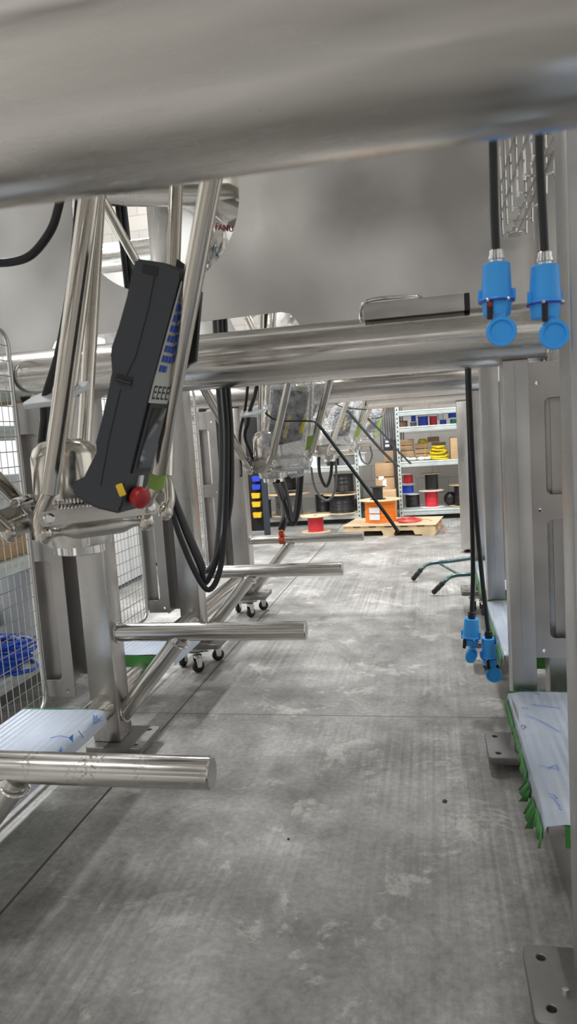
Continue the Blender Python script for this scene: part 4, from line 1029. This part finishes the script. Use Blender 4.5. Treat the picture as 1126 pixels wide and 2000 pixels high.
# blue / yellow bin rack at far left of the back shelves
br = thing('bin_rack', 'dark upright rack with small blue and yellow bins by the left shelving', 'rack', onY(505,1050,7.6))
a = onY(523,1050,7.6); b = onY(513,880,7.6)
obj('upright', MB().box((a.x-.03,7.57,0),(a.x+.03,7.63,1.3),.003), M_['darkrack'], br)
obj('back_panel', MB().box((a.x-.4,7.64,.05),(a.x-.03,7.66,1.3)), M_['pendant_dark'], br)
for (px, py, c_, w) in ((503,934,'bluebin',.05),(503,950,'bluebin',.05),(502,967,'yellow',.03),(503,984,'yellow',.04),(505,1005,'yellow',.03)):
    p = onY(px, py, 7.55); mb = MB().prism([p+V((-.06,0,-.035)),p+V((.02,0,-.035)),p+V((.028,0,.02)),p+V((-.068,0,.02))], (0,.08,0)); obj('bin', mb, M_[c_], br, 'blue bin' if c_ == 'bluebin' else 'yellow bin')

# ================================================================== PALLET AND REELS ON THE FLOOR
pa, pb = onZ(686,1049,0), onZ(841,1047,0)
P0 = V((-.93,7.3,0)); pw, pd = .94, .62; prot = -.13
pl = thing('wooden_pallet', 'wooden pallet on the floor carrying the orange reel', 'pallet', P0)
rm = Matrix.Rotation(prot, 3, 'Z')
def PWd(u, v, z): return P0 + rm @ V((u, v, z))
for i in range(3):
    c = PWd(pw/2, .04+i*(pd-.08)/2, .05)
    mb = MB()
    if i == 0:
        prof = [(0,.012),(.2,.012),(.22,.055),(.4,.055),(.42,.012),(.52,.012),(.54,.055),(.72,.055),(.74,.012),(pw,.012),(pw,.09),(0,.09)]
        mb.prism([PWd(u, .0, z) for u, z in prof], rm @ V((0,.04,0)))
    else: mb.box(c-V((pw/2,.02,.04)), c+V((pw/2,.02,.04)), 0, rm)
    obj('stringer', mb, M_['pallet'], pl)
for i in range(6):
    c = PWd(.06+i*(pw-.12)/5, pd/2, .097); obj('deck_board', MB().box(c-V((.045,pd/2,.007)), c+V((.045,pd/2,.007)), 0, rm), M_['pallet'], pl)
for i in range(3):
    c = PWd(.07+i*(pw-.14)/2, pd/2, .006); obj('bottom_board', MB().box(c-V((.06,pd/2,.006)), c+V((.06,pd/2,.006)), 0, rm), M_['pallet'], pl)
c = PWd(pw/2, pd/2, .1075)
solo('cardboard_sheet', MB().box(c-V((pw/2+.01,pd/2+.01,.003)), c+V((pw/2+.01,pd/2+.01,.003)), 0, rm), simple('sheet_cardboard', (.55,.42,.27), .7, var=.1), 'brown cardboard sheet covering the pallet', 'cardboard sheet')
og = spool(744,1028,983,80,60,'worange',7.5,'large orange wire reel with plywood flanges on the pallet','wood','cable_reel',zb=.111)
a = V(og.location); ro = 60*(7.7/F_PX)/2
lbm = MB()
for z0_, z1_ in ((.045,.105),(.115,.175)):
    pts = []
    for i in range(7):
        an = math.radians(-128+i*6.5); pts.append((math.cos(an), math.sin(an)))
    for (c0, s0), (c1, s1) in zip(pts, pts[1:]):
        rr = ro*1.03; lbm.prism([a+V((c0*rr,s0*rr,z0_)), a+V((c1*rr,s1*rr,z0_)), a+V((c1*rr,s1*rr,z1_)), a+V((c0*rr,s0*rr,z1_))], (c0*.001,s0*.001,0))
obj('paper_label', lbm, M_['label'], og, 'white printed label')
spool(738,982,957,30,20,'wblack',7.5,'small black spool standing on the orange reel','wblack',zb=a.z+(onY(744,983,7.5).z-onY(744,1028,7.5).z)+.001)
mb = MB(); c = PWd(.62,.3,.118)
for i in range(16): mb.torus((c.x+random.uniform(-.03,.03), c.y+random.uniform(-.03,.03), .1165+random.random()*.012), random.uniform(.07,.15), .0035, 20, 6, (random.uniform(-.05,.05),random.uniform(-.05,.05),1), .008, 1.25, .8)
mb.path([c+V((.12,-.02,.004)), c+V((.22,-.06,.006)), c+V((.32,-.13,-.05)), c+V((.37,-.18,-.113)), c+V((.42,-.17,-.113))], .003, 6)
solo('red_wire_coil', mb, simple('salmon_red_wire', (.75,.1,.09), .4), 'loose coil of red wire lying on the pallet beside the orange reel', 'wire coil')
spool(617,1038,1006,58,31,'wred',7.75,'red wire reel with pale top standing on the floor before the left shelving','wood','cable_reel',zb=.0)

# ================================================================== LEFT RACK BEHIND THE GUARD DOORS
XL = -1.82
lr = thing('storage_rack', 'pale steel shelving seen through the guard door at far left', 'shelving', (XL, 2.6, 0))
zs = (.15, .63, 1.21)
for z in zs:
    obj('beam', MB().box((XL-.02,1.5,z-.06),(XL+.02,3.6,z-.003),.003), M_['galv'], lr)
    obj('beam', MB().box((XL-.02,1.5,z-.02),(XL+.028,3.6,z+.004),.003), M_['galv'], lr)
    obj('shelf_deck', MB().box((XL-.62,1.5,z-.01),(XL-.02,3.6,z)), M_['galv'], lr)
for y in (1.5, 3.6):
    for x in (XL, XL-.62): obj('upright', MB().box((x-.02,y-.02,0),(x+.02,y+.02,1.9),.002), M_['galv'], lr)
def lbox(px0, py0, px1, py1, x, dep, label, mat, name='storage_box', z0=None):
    a = onX(px0, py1, x); b = onX(px1, py0, x); y0_, y1_ = sorted((a.y, b.y))
    return solo(name, MB().box((x-dep, y0_, a.z if z0 is None else z0), (x, y1_, b.z), .004), M_[mat], label, 'box')
lbox(-40,1004,58,1072,XL-.03,.3,'brown cardboard box on the middle level of the left shelving','card','cardboard_box',.632)
lbox(-40,924,48,985,XL-.33,.25,'white plastic tub standing behind the brown box on the left shelving','bin','plastic_tub',.632)
lbox(-40,1154,26,1185.5,XL-.39,.18,'small brown carton above the grey boxes at the left edge','card','cardboard_box')
gb = lbox(-40,1186,80,1224,XL-.37,.22,'upper grey box stacked behind the blue hose on the left shelving','bin')
lbox(-40,1224.5,80,1258,XL-.37,.22,'lower grey box stacked behind the blue hose on the left shelving','bin',z0=.152)
dr = onX(10,925,XL-.35)
solo('drum', MB().lathe([(0,.13),(.01,.14),(.48,.14),(.49,.13)], (XL-.46, 3.2, .632), (0,0,1), 32), M_['bin'], 'pale grey drum on the left shelving seen through the door mesh', 'drum')
solo('drum', MB().lathe([(0,.12),(.01,.13),(.34,.13),(.35,.12)], (XL-.3, 3.3, .152), (0,0,1), 32), M_['bin'], 'pale drum on the bottom level of the left shelving', 'drum')
pp = onX(42,1001,XL-.1)
solo('pink_folder', MB().box(pp-V((.14,.06,.004)), pp+V((.02,.06,.006))), M_['pink'], 'pink folder lying over the brown box on the left shelving', 'folder')
hm = MB()
for i in range(16):
    hm.torus((XL-.16+random.uniform(-.02,.02), 2.72+random.uniform(-.03,.03), .165+i*.0075), random.uniform(.13,.17), .009, 30, 8, (random.uniform(-.1,.1),random.uniform(-.1,.1),1), .006, .8, 1.5)
solo('blue_hose_coil', hm, M_['hose'], 'shiny coil of blue hose on the lowest level of the left shelving', 'hose coil')
cbm = MB()
gz = max(v.co.z for v in gb.data.vertices) + gb.location.z + .012
for i in range(3): cbm.path([(XL-.4-.03*i,3.1,gz),(XL-.41-.03*i,3.3,gz+.02),(XL-.42-.03*i,3.5,gz+.01),(XL-.43-.02*i,3.58,gz)], .012, 8)
solo('dark_blue_cable', cbm, M_['wblue'], 'dark blue cables lying over the grey boxes at far left', 'cable')
# white cabinets beyond the second guard door
cb = thing('equipment_cabinet', 'large white equipment cabinet beyond the second guard door', 'cabinet', (-2.7,5.4,0))
obj('cabinet_body', MB().box((-3.3,4.7,.03),(-2.372,5.7,1.9),.006), M_['cab'], cb); obj('plinth', MB().box((-3.28,4.72,0),(-2.38,5.68,.03)), M_['darkrack'], cb)
obj('side_panel', MB().box((-2.374,5.22,.05),(-2.368,5.224,1.88)), M_['bin'], cb)
cb2 = thing('equipment_cabinet', 'grey white cabinet standing behind the large white one', 'cabinet', (-2.8,6.5,0))
obj('cabinet_body', MB().box((-3.4,5.95,.03),(-2.42,6.9,1.7),.006), M_['bin'], cb2); obj('plinth', MB().box((-3.38,5.97,0),(-2.44,6.88,.03)), M_['darkrack'], cb2)
